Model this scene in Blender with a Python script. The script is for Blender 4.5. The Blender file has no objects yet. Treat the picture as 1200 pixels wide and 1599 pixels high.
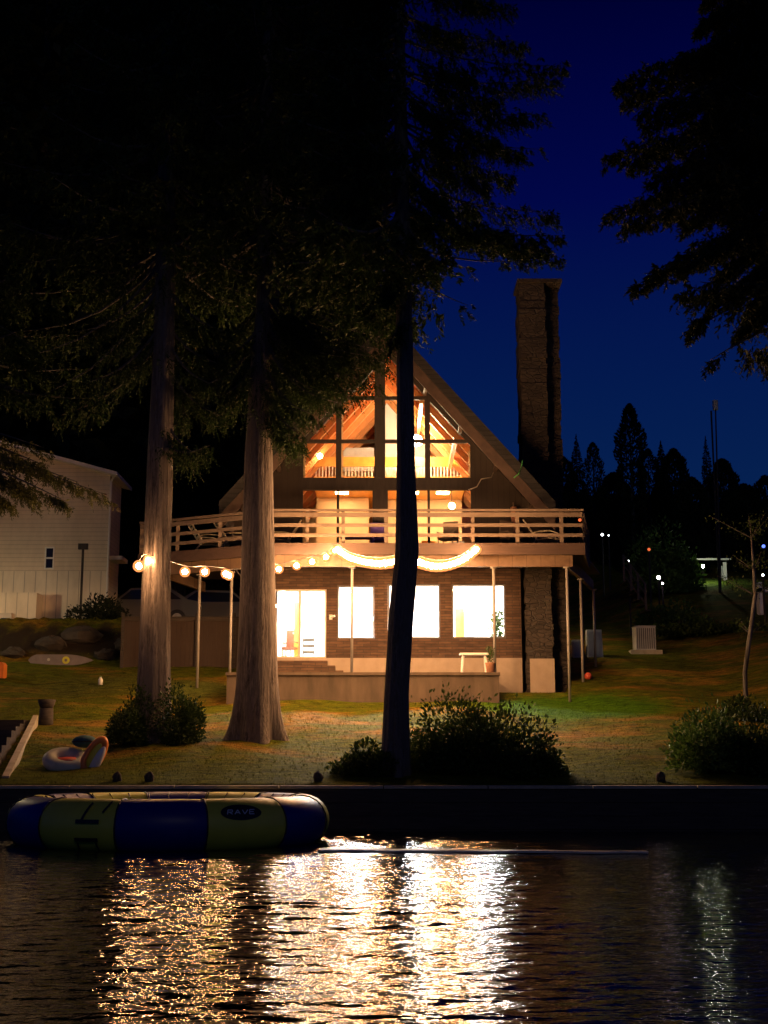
import bpy, math, random
import numpy as np
from mathutils import Vector

random.seed(7)
rng = np.random.default_rng(11)
R = math.radians
sc = bpy.context.scene
COL = sc.collection

# ------------------------------------------------------------------ camera
CAMH, TILT, F = 1.36, R(10.5), 2080.0
cam_d = bpy.data.cameras.new('camera'); cam = bpy.data.objects.new('camera', cam_d); COL.objects.link(cam)
cam.location = (0, 0, CAMH); cam.rotation_euler = (R(90) + TILT, 0, 0)
cam_d.sensor_fit = 'HORIZONTAL'; cam_d.sensor_width = 36; cam_d.lens = 36 * F / 1200
cam_d.clip_start = 0.1; cam_d.clip_end = 3000
sc.camera = cam


def P(px, py, Y):
    """point of the place at depth Y that is seen at photograph pixel px, py"""
    u = (px - 600) / F; v = (799.5 - py) / F
    dy = math.cos(TILT) - v * math.sin(TILT); dz = math.sin(TILT) + v * math.cos(TILT)
    s = Y / dy
    return Vector((u * s, Y, CAMH + dz * s))


def X(px, Y, py=900): return P(px, py, Y).x
def Z(py, Y): return P(600, py, Y).z


# ------------------------------------------------------------------ materials
MATS = {}


class NT:
    def __init__(s, name):
        s.m = bpy.data.materials.new(name); s.m.use_nodes = True
        s.t = s.m.node_tree; s.n = s.t.nodes; s.b = s.n['Principled BSDF']; s.out = s.n['Material Output']

    def new(s, t, **k):
        n = s.n.new(t)
        for a, v in k.items(): setattr(n, a, v)
        return n

    def ln(s, a, b): s.t.links.new(a, b)

    def coord(s, scale=(1, 1, 1), swz=None, world=False):
        if world:
            g = s.new('ShaderNodeNewGeometry'); o = g.outputs['Position']
        else:
            g = s.new('ShaderNodeTexCoord'); o = g.outputs['Object']
        if swz:
            sp = s.new('ShaderNodeSeparateXYZ'); cb = s.new('ShaderNodeCombineXYZ'); s.ln(o, sp.inputs[0])
            for i, c in enumerate(swz):
                if c in 'XYZ': s.ln(sp.outputs[c], cb.inputs[i])
            o = cb.outputs[0]
        mp = s.new('ShaderNodeMapping'); mp.inputs['Scale'].default_value = scale; s.ln(o, mp.inputs[0])
        return mp.outputs[0]

    def noise(s, vec, scale, detail=4, rough=.6):
        n = s.new('ShaderNodeTexNoise'); n.inputs['Scale'].default_value = scale
        n.inputs['Detail'].default_value = detail; n.inputs['Roughness'].default_value = rough
        s.ln(vec, n.inputs['Vector']); return n.outputs['Fac']

    def ramp(s, fac, stops):
        r = s.new('ShaderNodeValToRGB'); e = r.color_ramp.elements
        while len(e) < len(stops): e.new(.5)
        for i, (p, c) in enumerate(stops):
            e[i].position = p; e[i].color = (*c, 1)
        s.ln(fac, r.inputs[0]); return r.outputs[0]

    def mix(s, fac, a, b, mode='MIX'):
        m = s.new('ShaderNodeMix', data_type='RGBA', blend_type=mode)
        for v, i in ((fac, 0), (a, 6), (b, 7)):
            if isinstance(v, (int, float)): m.inputs[i].default_value = v
            elif isinstance(v, tuple): m.inputs[i].default_value = (*v, 1)
            else: s.ln(v, m.inputs[i])
        return m.outputs[2]

    def bump(s, h, strength=.5, dist=.02):
        b = s.new('ShaderNodeBump'); b.inputs['Strength'].default_value = strength; b.inputs['Distance'].default_value = dist
        s.ln(h, b.inputs['Height']); s.ln(b.outputs[0], s.b.inputs['Normal'])

    def base(s, c):
        if isinstance(c, tuple): s.b.inputs['Base Color'].default_value = (*c, 1)
        else: s.ln(c, s.b.inputs['Base Color'])

    def rough(s, r): s.b.inputs['Roughness'].default_value = r


def simple(name, c, rough=.6, var=.25, scale=6, metal=0, bump=.25, stretch=(1, 1, 1)):
    t = NT(name); v = t.coord(stretch); n = t.noise(v, scale, 5)
    a = tuple(x * (1 - var) for x in c); b = tuple(min(1, x * (1 + var)) for x in c)
    t.base(t.ramp(n, [(.3, a), (.7, b)])); t.rough(rough); t.b.inputs['Metallic'].default_value = metal
    if bump: t.bump(t.noise(v, scale * 5, 4), bump, .01)
    return t.m


def emit(name, c, s):
    t = NT(name); t.base((.8, .8, .8)); t.b.inputs['Emission Color'].default_value = (*c, 1)
    t.b.inputs['Emission Strength'].default_value = s
    return t.m


def mat_bark(name, dark, light, sc_=1):
    t = NT(name); v = t.coord((1, 1, .09), world=True)
    n = t.noise(v, 16 * sc_, 6, .7); n2 = t.noise(t.coord((1, 1, .35), world=True), 3.2, 4)
    n3 = t.noise(t.coord((1, 1, .16), world=True), 42 * sc_, 4, .7)
    c = t.ramp(n, [(.34, dark), (.60, light)]); c = t.mix(.8, c, t.ramp(n3, [(.36, (.3, .28, .27)), (.56, (1, 1, 1))]), 'MULTIPLY')
    c = t.mix(t.ramp(n2, [(.4, (0, 0, 0)), (.65, (1, 1, 1))]), c, tuple(x * .55 for x in light))
    t.base(c); t.rough(.9); t.bump(n, 1.0, .07); return t.m


def mat_leaf(name, a, b):
    t = NT(name); n = t.noise(t.coord(world=True), 2.2, 3)
    n2 = t.noise(t.coord(world=True), 14, 2)
    c = t.ramp(n, [(.35, a), (.65, b)])
    c = t.mix(.5, c, t.ramp(n2, [(.35, tuple(x * .6 for x in a)), (.65, tuple(x * 1.3 for x in b))]))
    t.base(c); t.rough(.65)
    t.b.inputs['Specular IOR Level'].default_value = .25
    tr = t.new('ShaderNodeBsdfTranslucent'); t.ln(c, tr.inputs['Color'])
    mx = t.new('ShaderNodeMixShader'); mx.inputs[0].default_value = .22
    t.ln(t.b.outputs[0], mx.inputs[1]); t.ln(tr.outputs[0], mx.inputs[2]); t.ln(mx.outputs[0], t.out.inputs[0])
    return t.m


def mat_brick(name, c1, c2, mortar, bw, bh, swz='XZ0', rough=.85):
    t = NT(name); v = t.coord(swz=swz, world=True)
    b = t.new('ShaderNodeTexBrick'); t.ln(v, b.inputs['Vector'])
    b.inputs['Scale'].default_value = 1; b.inputs['Brick Width'].default_value = bw; b.inputs['Row Height'].default_value = bh
    b.inputs['Mortar Size'].default_value = bh * .1; b.inputs['Color1'].default_value = (*c1, 1)
    b.inputs['Color2'].default_value = (*c2, 1); b.inputs['Mortar'].default_value = (*mortar, 1)
    n = t.noise(t.coord((1, 1, 4), world=True), 3, 4)
    t.base(t.mix(.75, b.outputs['Color'], t.ramp(n, [(.3, (.35, .33, .3)), (.7, (1, 1, 1))]), 'MULTIPLY')); t.rough(rough)
    t.bump(b.outputs['Fac'], -1.0, .02); return t.m


def mat_stone(name):
    t = NT(name); v = t.coord((1.6, 1.6, 3.2), world=True)
    vo = t.new('ShaderNodeTexVoronoi', feature='F1'); vo.inputs['Scale'].default_value = 2.6; t.ln(v, vo.inputs['Vector'])
    ve = t.new('ShaderNodeTexVoronoi', feature='DISTANCE_TO_EDGE'); ve.inputs['Scale'].default_value = 2.6; t.ln(v, ve.inputs['Vector'])
    c = t.mix(t.noise(t.coord(world=True), 9, 4), (.025, .021, .019), (.09, .072, .06))
    c = t.mix(.6, c, t.ramp(vo.outputs['Color'], [(.2, (.25, .22, .2)), (.8, (1, .95, .85))]), 'MULTIPLY')
    e = t.ramp(ve.outputs['Distance'], [(.02, (0, 0, 0)), (.09, (1, 1, 1))])
    c = t.mix(e, (.05, .045, .04), c)
    t.base(c); t.rough(.9); t.bump(e, .9, .06); return t.m


def mat_siding(name, c, axis='Z', pitch=.2, dirt=.35):
    t = NT(name); v = t.coord(world=True)
    sp = t.new('ShaderNodeSeparateXYZ'); t.ln(v, sp.inputs[0])
    m = t.new('ShaderNodeMath', operation='MULTIPLY'); m.inputs[1].default_value = 1 / pitch; t.ln(sp.outputs[axis], m.inputs[0])
    f = t.new('ShaderNodeMath', operation='FRACT'); t.ln(m.outputs[0], f.inputs[0])
    line = t.ramp(f.outputs[0], [(0, (.35, .35, .35)), (.09, (1, 1, 1))])
    n = t.noise(t.coord((1, 1, .35), world=True), 1.7, 5, .7)
    cc = t.mix(dirt, c, t.ramp(n, [(.3, (.45, .42, .38)), (.7, (1, 1, 1))]), 'MULTIPLY')
    cc = t.mix(1.0, cc, line, 'MULTIPLY')
    t.base(cc); t.rough(.75); t.bump(f.outputs[0], .6, .02); return t.m


def mat_wood(name, dark, light, swz, pitch=.14, grain=(1, 8, 8), rough=.6):
    t = NT(name); v = t.coord(swz=swz, world=True)
    sp = t.new('ShaderNodeSeparateXYZ'); t.ln(v, sp.inputs[0])
    m = t.new('ShaderNodeMath', operation='MULTIPLY'); m.inputs[1].default_value = 1 / pitch; t.ln(sp.outputs[0], m.inputs[0])
    f = t.new('ShaderNodeMath', operation='FRACT'); t.ln(m.outputs[0], f.inputs[0])
    n = t.noise(t.coord(grain, world=True), 2.2, 5, .65)
    c = t.ramp(n, [(.28, dark), (.7, light)])
    c = t.mix(1.0, c, t.ramp(f.outputs[0], [(0, (.35, .3, .3)), (.07, (1, 1, 1))]), 'MULTIPLY')
    t.base(c); t.rough(rough); t.bump(f.outputs[0], .4, .01); return t.m


def mat_lawn(name='lawn_grass', soil=True):
    t = NT(name)
    v = t.coord((1, 1.8, 1), world=True)
    n1 = t.noise(t.coord((.45, 1, 1), world=True), .8, 5, .6); n2 = t.noise(v, 2.6, 5, .7); n3 = t.noise(t.coord(world=True), 22, 4, .8)
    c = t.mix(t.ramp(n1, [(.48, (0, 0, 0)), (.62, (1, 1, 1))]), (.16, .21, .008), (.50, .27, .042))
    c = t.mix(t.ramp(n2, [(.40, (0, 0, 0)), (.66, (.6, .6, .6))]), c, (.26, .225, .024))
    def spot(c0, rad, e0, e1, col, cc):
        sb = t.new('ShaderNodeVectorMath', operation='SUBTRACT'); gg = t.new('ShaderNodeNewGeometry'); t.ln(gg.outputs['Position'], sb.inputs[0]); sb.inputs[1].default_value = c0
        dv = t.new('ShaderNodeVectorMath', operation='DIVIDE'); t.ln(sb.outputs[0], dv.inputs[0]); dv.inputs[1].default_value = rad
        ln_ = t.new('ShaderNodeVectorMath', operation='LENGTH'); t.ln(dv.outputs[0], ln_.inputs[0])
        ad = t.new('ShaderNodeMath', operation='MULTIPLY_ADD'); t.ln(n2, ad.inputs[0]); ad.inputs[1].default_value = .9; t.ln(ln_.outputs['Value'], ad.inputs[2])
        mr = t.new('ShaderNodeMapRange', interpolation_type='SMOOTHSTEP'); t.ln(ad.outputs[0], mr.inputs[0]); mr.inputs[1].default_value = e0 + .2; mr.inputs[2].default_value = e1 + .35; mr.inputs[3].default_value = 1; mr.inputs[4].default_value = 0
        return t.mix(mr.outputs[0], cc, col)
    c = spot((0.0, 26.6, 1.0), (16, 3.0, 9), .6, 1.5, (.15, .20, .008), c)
    c = spot((5.2, 37.3, 3.0), (2.6, 2.3, 9), 1.0, 1.45, (.10, .27, .008), c)  # pool of light on the grass, painted as a brighter green
    c = spot((-5.6, 40.5, 3.0), (2.6, 2.2, 9), .5, 1.0, (.20, .24, .045), c)  # lit grass left of the deck, its brightness put into the colour
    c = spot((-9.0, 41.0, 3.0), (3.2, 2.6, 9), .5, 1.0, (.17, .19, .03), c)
    c = spot((14.6, 59.0, 9.0), (2.2, 2.6, 9), .9, 1.3, (.20, .32, .04), c)  # lamplit patch of the far lawn, partly painted into the grass
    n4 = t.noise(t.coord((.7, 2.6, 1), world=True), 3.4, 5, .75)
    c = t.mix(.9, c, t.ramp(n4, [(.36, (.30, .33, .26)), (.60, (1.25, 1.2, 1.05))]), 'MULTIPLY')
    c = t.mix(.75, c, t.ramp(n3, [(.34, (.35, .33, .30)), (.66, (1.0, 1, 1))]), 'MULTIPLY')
    # bare soil and rock farther up the bank
    g = t.new('ShaderNodeNewGeometry'); sp = t.new('ShaderNodeSeparateXYZ'); t.ln(g.outputs['Normal'], sp.inputs[0])
    if soil: c = t.mix(t.ramp(sp.outputs['Z'], [(.60, (1, 1, 1)), (.78, (0, 0, 0))]), c, (.045, .032, .022))
    t.base(c); t.rough(.95); t.b.inputs['Specular IOR Level'].default_value = .1
    a = t.new('ShaderNodeMath', operation='ADD'); t.ln(n3, a.inputs[0]); t.ln(n2, a.inputs[1])
    t.bump(a.outputs[0], 1.0, .12); return t.m


def mat_water():
    t = NT('lake_water')
    t.base((.004, .006, .006)); t.rough(.045); t.b.inputs['IOR'].default_value = 1.33
    t.b.inputs['Specular IOR Level'].default_value = .5
    b = t.noise(t.coord((.8, 1.7, 1), world=True), 9, 2, .5)
    t.bump(b, 1.0, .011)
    return t.m


def mat_glass(name='window_glass'):
    t = NT(name)
    tr = t.new('ShaderNodeBsdfTransparent'); tr.inputs[0].default_value = (.95, .96, .95, 1)
    gl = t.new('ShaderNodeBsdfGlossy'); gl.inputs['Roughness'].default_value = .02
    fr = t.new('ShaderNodeFresnel'); fr.inputs['IOR'].default_value = 1.45
    mx = t.new('ShaderNodeMixShader'); t.ln(fr.outputs[0], mx.inputs[0]); t.ln(tr.outputs[0], mx.inputs[1]); t.ln(gl.outputs[0], mx.inputs[2])
    t.ln(mx.outputs[0], t.out.inputs[0]); return t.m


def amber():  # glowing shell around each lamp, bloom painted as a coloured halo
    t = NT('bulb_halo_glow'); tr = t.new('ShaderNodeBsdfTransparent'); tr.inputs[0].default_value = (1, .86, .66, 1)
    em = t.new('ShaderNodeEmission'); em.inputs[0].default_value = (1, .30, .09, 1); em.inputs[1].default_value = 2.2
    mx = t.new('ShaderNodeMixShader'); mx.inputs[0].default_value = .40
    t.ln(tr.outputs[0], mx.inputs[1]); t.ln(em.outputs[0], mx.inputs[2]); t.ln(mx.outputs[0], t.out.inputs[0]); return t.m


M = dict(
    bark=mat_bark('cedar_bark', (.045, .034, .030), (.32, .265, .23)),
    bark_dark=mat_bark('shore_tree_bark', (.05, .05, .054), (.20, .19, .19), 1.6),
    birch=mat_bark('birch_bark', (.02, .018, .016), (.22, .21, .19), .25),
    cedar=mat_leaf('cedar_foliage', (.011, .026, .005), (.030, .056, .011)),
    fir=mat_leaf('fir_foliage', (.008, .014, .006), (.02, .03, .01)),
    lit_cedar=mat_leaf('lit_tint_cedar_foliage', (.055, .065, .016), (.15, .15, .038)),  # lamplight on the low bough put into a lighter leaf colour
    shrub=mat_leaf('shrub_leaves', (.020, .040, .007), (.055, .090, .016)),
    lit_shrub=mat_leaf('lit_tint_shrub_leaves', (.04, .09, .012), (.13, .23, .04)),  # lighter copy of the shrub leaves, with lamplight put into the colour
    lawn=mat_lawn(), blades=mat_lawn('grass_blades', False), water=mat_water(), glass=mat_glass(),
    brick=mat_brick('brown_brick', (.085, .046, .027), (.15, .085, .05), (.05, .04, .03), .42, .085),
    stone=mat_stone('chimney_stone'),
    concrete=simple('patio_concrete', (.105, .078, .056), .9, .3, 2.2, stretch=(1.4, 1, .35)),
    foundation=simple('painted_foundation', (.36, .29, .22), .8, .12, 3),
    deckwood=simple('stained_deck_wood', (.068, .041, .031), .7, .25, 3, stretch=(.4, 4, 6)),
    joist=mat_wood('deck_joist_wood', (.11, .068, .04), (.18, .115, .07), 'XYZ', .42, (2, .6, 2)),
    railwood=simple('rail_wood', (.14, .105, .08), .65, .18, 4, stretch=(.5, 3, 3)),
    post=simple('painted_post', (.26, .24, .21), .6, .12, 4),
    darkwood=simple('dark_stained_wood', (.035, .027, .024), .7, .3, 4, stretch=(3, 3, .5)),
    siding_dark=mat_siding('dark_board_siding', (.045, .034, .028), 'X', .18, .5),
    barge=simple('bargeboard_wood', (.07, .045, .034), .7, .3, 3),
    shingle=mat_brick('dark_shingles', (.02, .02, .022), (.035, .033, .035), (.01, .01, .01), .3, .15, 'YZ0'),
    ceiling=mat_wood('cedar_ceiling_boards', (.34, .075, .011), (.52, .14, .026), 'YXZ', .16, (1, 6, 1), .4),
    rafter=simple('fir_rafter', (.58, .25, .08), .5, .15, 5),
    loftwood=simple('varnished_pine', (.75, .36, .06), .4, .15, 5),
    balu=simple('pale_baluster', (.75, .62, .45), .5, .1, 5),
    plaster=simple('white_plaster', (.80, .77, .72), .9, .03, 2, bump=.05),
    cream=simple('cream_plaster', (.66, .46, .25), .9, .05, 2, bump=.05),
    floorwood=mat_wood('oak_floor', (.25, .14, .07), (.42, .26, .14), 'XYZ', .12, (8, 1, 1)),
    white=simple('white_paint', (.78, .76, .70), .5, .06, 5, bump=.05),
    whitewet=simple('wet_white_plank', (.75, .70, .55), .22, .2, 4),
    frame=simple('window_frame_paint', (.09, .085, .08), .5, .1, 5, bump=.05),
    frame_light=simple('tan_window_frame', (.55, .47, .37), .5, .1, 5, bump=.05),
    neigh=mat_siding('beige_lap_siding', (.78, .66, .50), 'Z', .16, .4),
    neigh_low=mat_siding('beige_board_siding', (.82, .72, .56), 'X', .4, .4),  # board siding; its lighter tone stands for light below a shadow edge
    roofgrey=simple('grey_roofing', (.12, .11, .10), .9, .2, 8),
    timber=simple('weathered_timber', (.06, .048, .038), .9, .4, 5, stretch=(.4, 2, 4)),
    cap=simple('wall_cap_concrete', (.42, .36, .25), .9, .25, 3),
    fence=mat_siding('brown_fence_boards', (.07, .045, .03), 'X', .15, .5),
    yellow=simple('yellow_vinyl', (.66, .64, .06), .45, .06, 3, bump=.05),
    blue=simple('blue_vinyl', (.005, .009, .20), .42, .06, 3, bump=.05),
    black=simple('black_rubber', (.012, .012, .014), .5, .1, 8),
    mesh=simple('trampoline_mesh', (.02, .02, .025), .8, .2, 20),
    print_=simple('pale_print', (.55, .62, .68), .5, .05, 8, bump=0),
    red=simple('red_vinyl', (.75, .12, .06), .4, .12, 6),
    orange=simple('orange_vinyl', (.85, .26, .05), .4, .12, 6),
    paleg=simple('pale_green_vinyl', (.62, .60, .42), .45, .15, 5),
    teal=simple('teal_fabric', (.02, .10, .11), .7, .2, 5),
    purple=simple('purple_fabric', (.16, .09, .45), .8, .2, 5),
    board=simple('grey_board', (.22, .19, .19), .5, .15, 4),
    metal=simple('grey_metal', (.40, .40, .38), .45, .1, 5, metal=.3),
    metal_pale=simple('pale_enamel', (.50, .50, .46), .5, .1, 5),
    carpaint=simple('silver_car_paint', (.12, .12, .12), .3, .03, 3, bump=0),
    tint=simple('tinted_glass', (.015, .015, .02), .08, .05, 3, bump=0),
    rock=simple('lake_rock', (.05, .040, .030), .9, .4, 3, bump=1.0),
    weave=simple('lounger_webbing', (.42, .38, .28), .7, .15, 9),
    terracotta=simple('terracotta', (.55, .28, .17), .8, .15, 6),
    grey=simple('grey_shelf', (.09, .09, .075), .6, .1, 5),
    brown=simple('brown_leather', (.20, .07, .03), .5, .2, 5),
    cord=simple('pale_cord', (.45, .42, .38), .6, .1, 5),
    green=simple('green_hose', (.06, .30, .07), .5, .1, 5),
    bulb_glow=emit('warm_bulb', (1, .58, .31), 680),
    bulb_halo=amber(),
    pend=emit('pendant_glow', (1, .76, .46), 400),
    panel=emit('ceiling_panel_glow', (.94, .96, 1), 250),
    upanel=emit('warm_downlight_glow', (1, .64, .32), 125),
    lampw=emit('far_white_lamp', (.9, .95, 1), 6),
    lampp=emit('far_pink_lamp', (1, .78, .85), 18),
    lampo=emit('far_orange_lamp', (1, .16, .03), .8),
    lampb=emit('far_blue_lamp', (.10, .18, 1), 2),
    glampe=emit('garden_lamp_glow', (1, .76, .42), 300),
    lampg=emit('garden_flood_glow', (.95, 1, .7), 260),
)

# ------------------------------------------------------------------ object helpers
ORG = {}


def tag(o, label=None, cat=None, group=None, kind=None):
    if label: o['label'] = label
    if cat: o['category'] = cat
    if group: o['group'] = group
    if kind: o['kind'] = kind
    return o


def empty(name, loc, label, cat, group=None):
    o = bpy.data.objects.new(name, None); COL.objects.link(o); o.location = loc; o.empty_display_size = .2
    ORG[o.name] = Vector(loc); return tag(o, label, cat, group)


def np_mesh(name, V, Fc, smooth=False):
    """V (n,3) array, Fc (m,k) array all faces with k corners"""
    me = bpy.data.meshes.new(name); V = np.asarray(V, dtype=np.float32); Fc = np.asarray(Fc, dtype=np.int32)
    k = Fc.shape[1]; m = Fc.shape[0]
    me.vertices.add(len(V)); me.vertices.foreach_set('co', V.ravel())
    me.loops.add(m * k); me.loops.foreach_set('vertex_index', Fc.ravel())
    me.polygons.add(m); me.polygons.foreach_set('loop_start', np.arange(0, m * k, k, dtype=np.int32))
    if smooth: me.polygons.foreach_set('use_smooth', np.ones(m, dtype=bool))
    me.update(calc_edges=True); return me


def link(me, name, mat, parent=None, loc=None):
    o = bpy.data.objects.new(name, me); COL.objects.link(o)
    if mat: me.materials.append(mat)
    if parent: o.parent = parent; ORG[o.name] = ORG[parent.name]
    elif loc is not None: o.location = loc; ORG[o.name] = Vector(loc)
    else: ORG[o.name] = Vector((0, 0, 0))
    return o


class MB:
    def __init__(s): s.v = []; s.f = []

    def add(s, vs, fs):
        b = len(s.v); s.v += [Vector(v) for v in vs]; s.f += [tuple(b + i for i in f) for f in fs]; return s

    def box(s, x0, x1, y0, y1, z0, z1):
        return s.add([(x0, y0, z0), (x1, y0, z0), (x1, y1, z0), (x0, y1, z0), (x0, y0, z1), (x1, y0, z1), (x1, y1, z1), (x0, y1, z1)],
                     [(3, 2, 1, 0), (4, 5, 6, 7), (0, 1, 5, 4), (1, 2, 6, 5), (2, 3, 7, 6), (3, 0, 4, 7)])

    def rbox(s, c, size, rz=0, rx=0, ry=0):
        from mathutils import Euler
        e = Euler((rx, ry, rz)).to_matrix(); hx, hy, hz = (q / 2 for q in size); c = Vector(c)
        vs = [c + e @ Vector((a * hx, b * hy, d * hz)) for d in (-1, 1) for a, b in ((-1, -1), (1, -1), (1, 1), (-1, 1))]
        return s.add(vs, [(3, 2, 1, 0), (4, 5, 6, 7), (0, 1, 5, 4), (1, 2, 6, 5), (2, 3, 7, 6), (3, 0, 4, 7)])

    def prism(s, poly, y0, y1):      # poly of (x, z)
        n = len(poly); vs = [(x, y0, z) for x, z in poly] + [(x, y1, z) for x, z in poly]
        fs = [tuple(range(n - 1, -1, -1)), tuple(range(n, 2 * n))] + [(i, (i + 1) % n, n + (i + 1) % n, n + i) for i in range(n)]
        return s.add(vs, fs)

    def slab(s, poly, z0, z1):       # poly of (x, y)
        n = len(poly); vs = [(x, y, z0) for x, y in poly] + [(x, y, z1) for x, y in poly]
        fs = [tuple(range(n - 1, -1, -1)), tuple(range(n, 2 * n))] + [(i, (i + 1) % n, n + (i + 1) % n, n + i) for i in range(n)]
        return s.add(vs, fs)

    def tube(s, pts, rad, seg=8, cap=True):
        pts = [Vector(p) for p in pts]; n = len(pts)
        if not hasattr(rad, '__len__'): rad = [rad] * n
        rings = []
        for i, p in enumerate(pts):
            d = (pts[min(i + 1, n - 1)] - pts[max(i - 1, 0)]).normalized()
            a = Vector((0, 0, 1)) if abs(d.z) < .9 else Vector((1, 0, 0))
            u = d.cross(a).normalized(); w = d.cross(u)
            rings.append([p + (u * math.cos(2 * math.pi * k / seg) + w * math.sin(2 * math.pi * k / seg)) * rad[i] for k in range(seg)])
        vs = [q for r in rings for q in r]
        fs = [(i * seg + k, i * seg + (k + 1) % seg, (i + 1) * seg + (k + 1) % seg, (i + 1) * seg + k) for i in range(n - 1) for k in range(seg)]
        if cap: fs += [tuple(range(seg - 1, -1, -1)), tuple((n - 1) * seg + k for k in range(seg))]
        return s.add(vs, fs)

    def ball(s, c, r, seg=12, rings=8, sq=(1, 1, 1)):
        c = Vector(c); vs = []
        for i in range(rings + 1):
            th = math.pi * i / rings
            for k in range(seg):
                ph = 2 * math.pi * k / seg
                vs.append(c + Vector((math.sin(th) * math.cos(ph) * sq[0], math.sin(th) * math.sin(ph) * sq[1], math.cos(th) * sq[2])) * r)
        fs = [(i * seg + k, (i + 1) * seg + k, (i + 1) * seg + (k + 1) % seg, i * seg + (k + 1) % seg) for i in range(rings) for k in range(seg)]
        return s.add(vs, fs)

    def build(s, name, mat, parent=None, smooth=False, org=None):
        me = bpy.data.meshes.new(name)
        o0 = ORG[parent.name] if parent else (Vector(org) if org is not None else (s.v[0].copy() if s.v else Vector()))
        me.from_pydata([tuple(v - o0) for v in s.v], [], s.f)
        me.polygons.foreach_set('use_smooth', [smooth] * len(me.polygons)); me.update()
        return link(me, name, mat, parent, None if parent else o0)


# ------------------------------------------------------------------ terrain, water
WAVE = .102     # rms slope of the ripples
WY = 26.3        # lake wall


def sst(x, a, b):
    t = np.clip((x - a) / (b - a), 0, 1); return t * t * (3 - 2 * t)


def T(x, y):
    x = np.asarray(x, dtype=float); y = np.asarray(y, dtype=float)
    z = .86 + .172 * np.clip(y - WY, 0, 12.2) + .245 * np.clip(y - 38.5, 0, 11.5) + .20 * np.clip(y - 50, 0, 12) + .05 * np.clip(y - 62, 0, 200)
    z = z + 1.0 * sst(x, 8, 12) * sst(y, 50, 59)
    z = z + 8.5 * sst(y, 64, 92) * (1 + .12 * np.sin(x * .21) + .06 * np.sin(x * .63 + 2))
    z = z + (.10 * np.sin(x * .9 + y * .5) * np.cos(y * .7 - x * .3) + .03 * np.sin(x * 3.1 + 1) * np.sin(y * 2.3)) * sst(y, WY + .5, WY + 3) * (1 - .6 * sst(y, 40, 46))
    bank = sst(-x, 5.0, 6.2) * sst(y, 45.0, 46.6)
    z = z + bank * np.clip(6.15 + .03 * (y - 46) - z, 0, 5) + bank * (1 - sst(y, 46.6, 47.5)) * .12 * np.sin(x * 7) * np.sin(y * 9)
    z = z + .55 * sst(x, 9.5, 14) * sst(y, 30, 40)
    # level pad under the house
    z = np.where((x > -3.4) & (x < 5.75) & (y > 38.7) & (y < 51), np.minimum(z, 3.3), z)
    under = sst(-y, -WY - .02, -WY + .35)
    return z * (1 - under) + (-1.6) * under


ys = np.unique(np.concatenate([np.linspace(-80, 20, 15), np.linspace(22, 25.8, 6), [26.0, 26.2, 26.32], np.linspace(26.5, 52, 150), np.linspace(53, 110, 40), np.linspace(130, 600, 16)]))
xs = np.unique(np.concatenate([np.linspace(-400, -30, 14), np.linspace(-28, -14, 20), np.linspace(-13.8, 14, 150), np.linspace(15, 32, 20), np.linspace(40, 400, 12)]))
gx, gy = np.meshgrid(xs, ys); gz = T(gx, gy)
V = np.stack([gx.ravel(), gy.ravel(), gz.ravel()], 1); nx = len(xs); ny = len(ys)
ii, jj = np.meshgrid(np.arange(nx - 1), np.arange(ny - 1)); a = (jj * nx + ii).ravel()
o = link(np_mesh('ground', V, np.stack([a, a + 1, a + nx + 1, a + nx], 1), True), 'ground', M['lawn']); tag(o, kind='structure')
wys = np.unique(np.concatenate([np.linspace(-80, 2, 12), np.linspace(3, 5.4, 12), np.arange(5.5, 26.0, .028), [26.02, 26.32]]))
wxs = np.unique(np.concatenate([np.linspace(-400, -14, 12), np.arange(-12, 12.01, .065), np.linspace(14, 400, 12)]))
wx_, wy_ = np.meshgrid(wxs, wys); wr = np.random.default_rng(5); wz_ = np.zeros_like(wx_)
NWV = 120
for i in range(NWV):
    lam = .115 * (4.2 ** wr.uniform(0, 1)); kk = 2 * np.pi / lam; th = wr.normal(0, .42); ph = wr.uniform(0, 6.28)
    sl = WAVE * math.sqrt(2.0 / NWV)
    wz_ += sl / kk * np.sin(kk * (np.sin(th) * wx_ + np.cos(th) * wy_) + ph)
wz_ *= .30 + .70 * sst(-wx_, -(.75 + .115 * wy_), -(.15 + .085 * wy_)) * (1 - sst(-wx_, .0 + .225 * wy_, .5 + .275 * wy_))
wz_ *= (1 - sst(np.abs(wx_), 10.5, 12)) * sst(wy_, 3, 6) * (1 + .25 * np.sin(wy_ * .9 + .25 * wx_) * np.sin(wx_ * .35 + wy_ * .3 + 1))
nx = len(wxs); ii, jj = np.meshgrid(np.arange(nx - 1), np.arange(len(wys) - 1)); a = (jj * nx + ii).ravel()
w = link(np_mesh('lake_water', np.stack([wx_.ravel(), wy_.ravel(), wz_.ravel()], 1), np.stack([a, a + 1, a + nx + 1, a + nx], 1), True), 'lake_water', M['water'])
tag(w, kind='structure')


def g(x, y): return float(T(x, y))


# lake wall of timbers with a cap
lw = empty('retaining_wall', (0, WY, -.5), 'long dark timber retaining wall along the lake edge with a pale cap', 'retaining wall')
m = MB()
for k in range(5):
    m.box(-26, 26, WY - .30 + .012 * (k % 2), WY - .02, -.46 + k * .25, -.46 + k * .25 + .243)
m.build('timber_face', M['timber'], lw)
m = MB()
x = -26.0
while x < 26:
    m.box(x, x + 1.98, WY - .33, WY + .02, .795, .855); x += 2.0
m.build('cap', M['cap'], lw)

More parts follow.
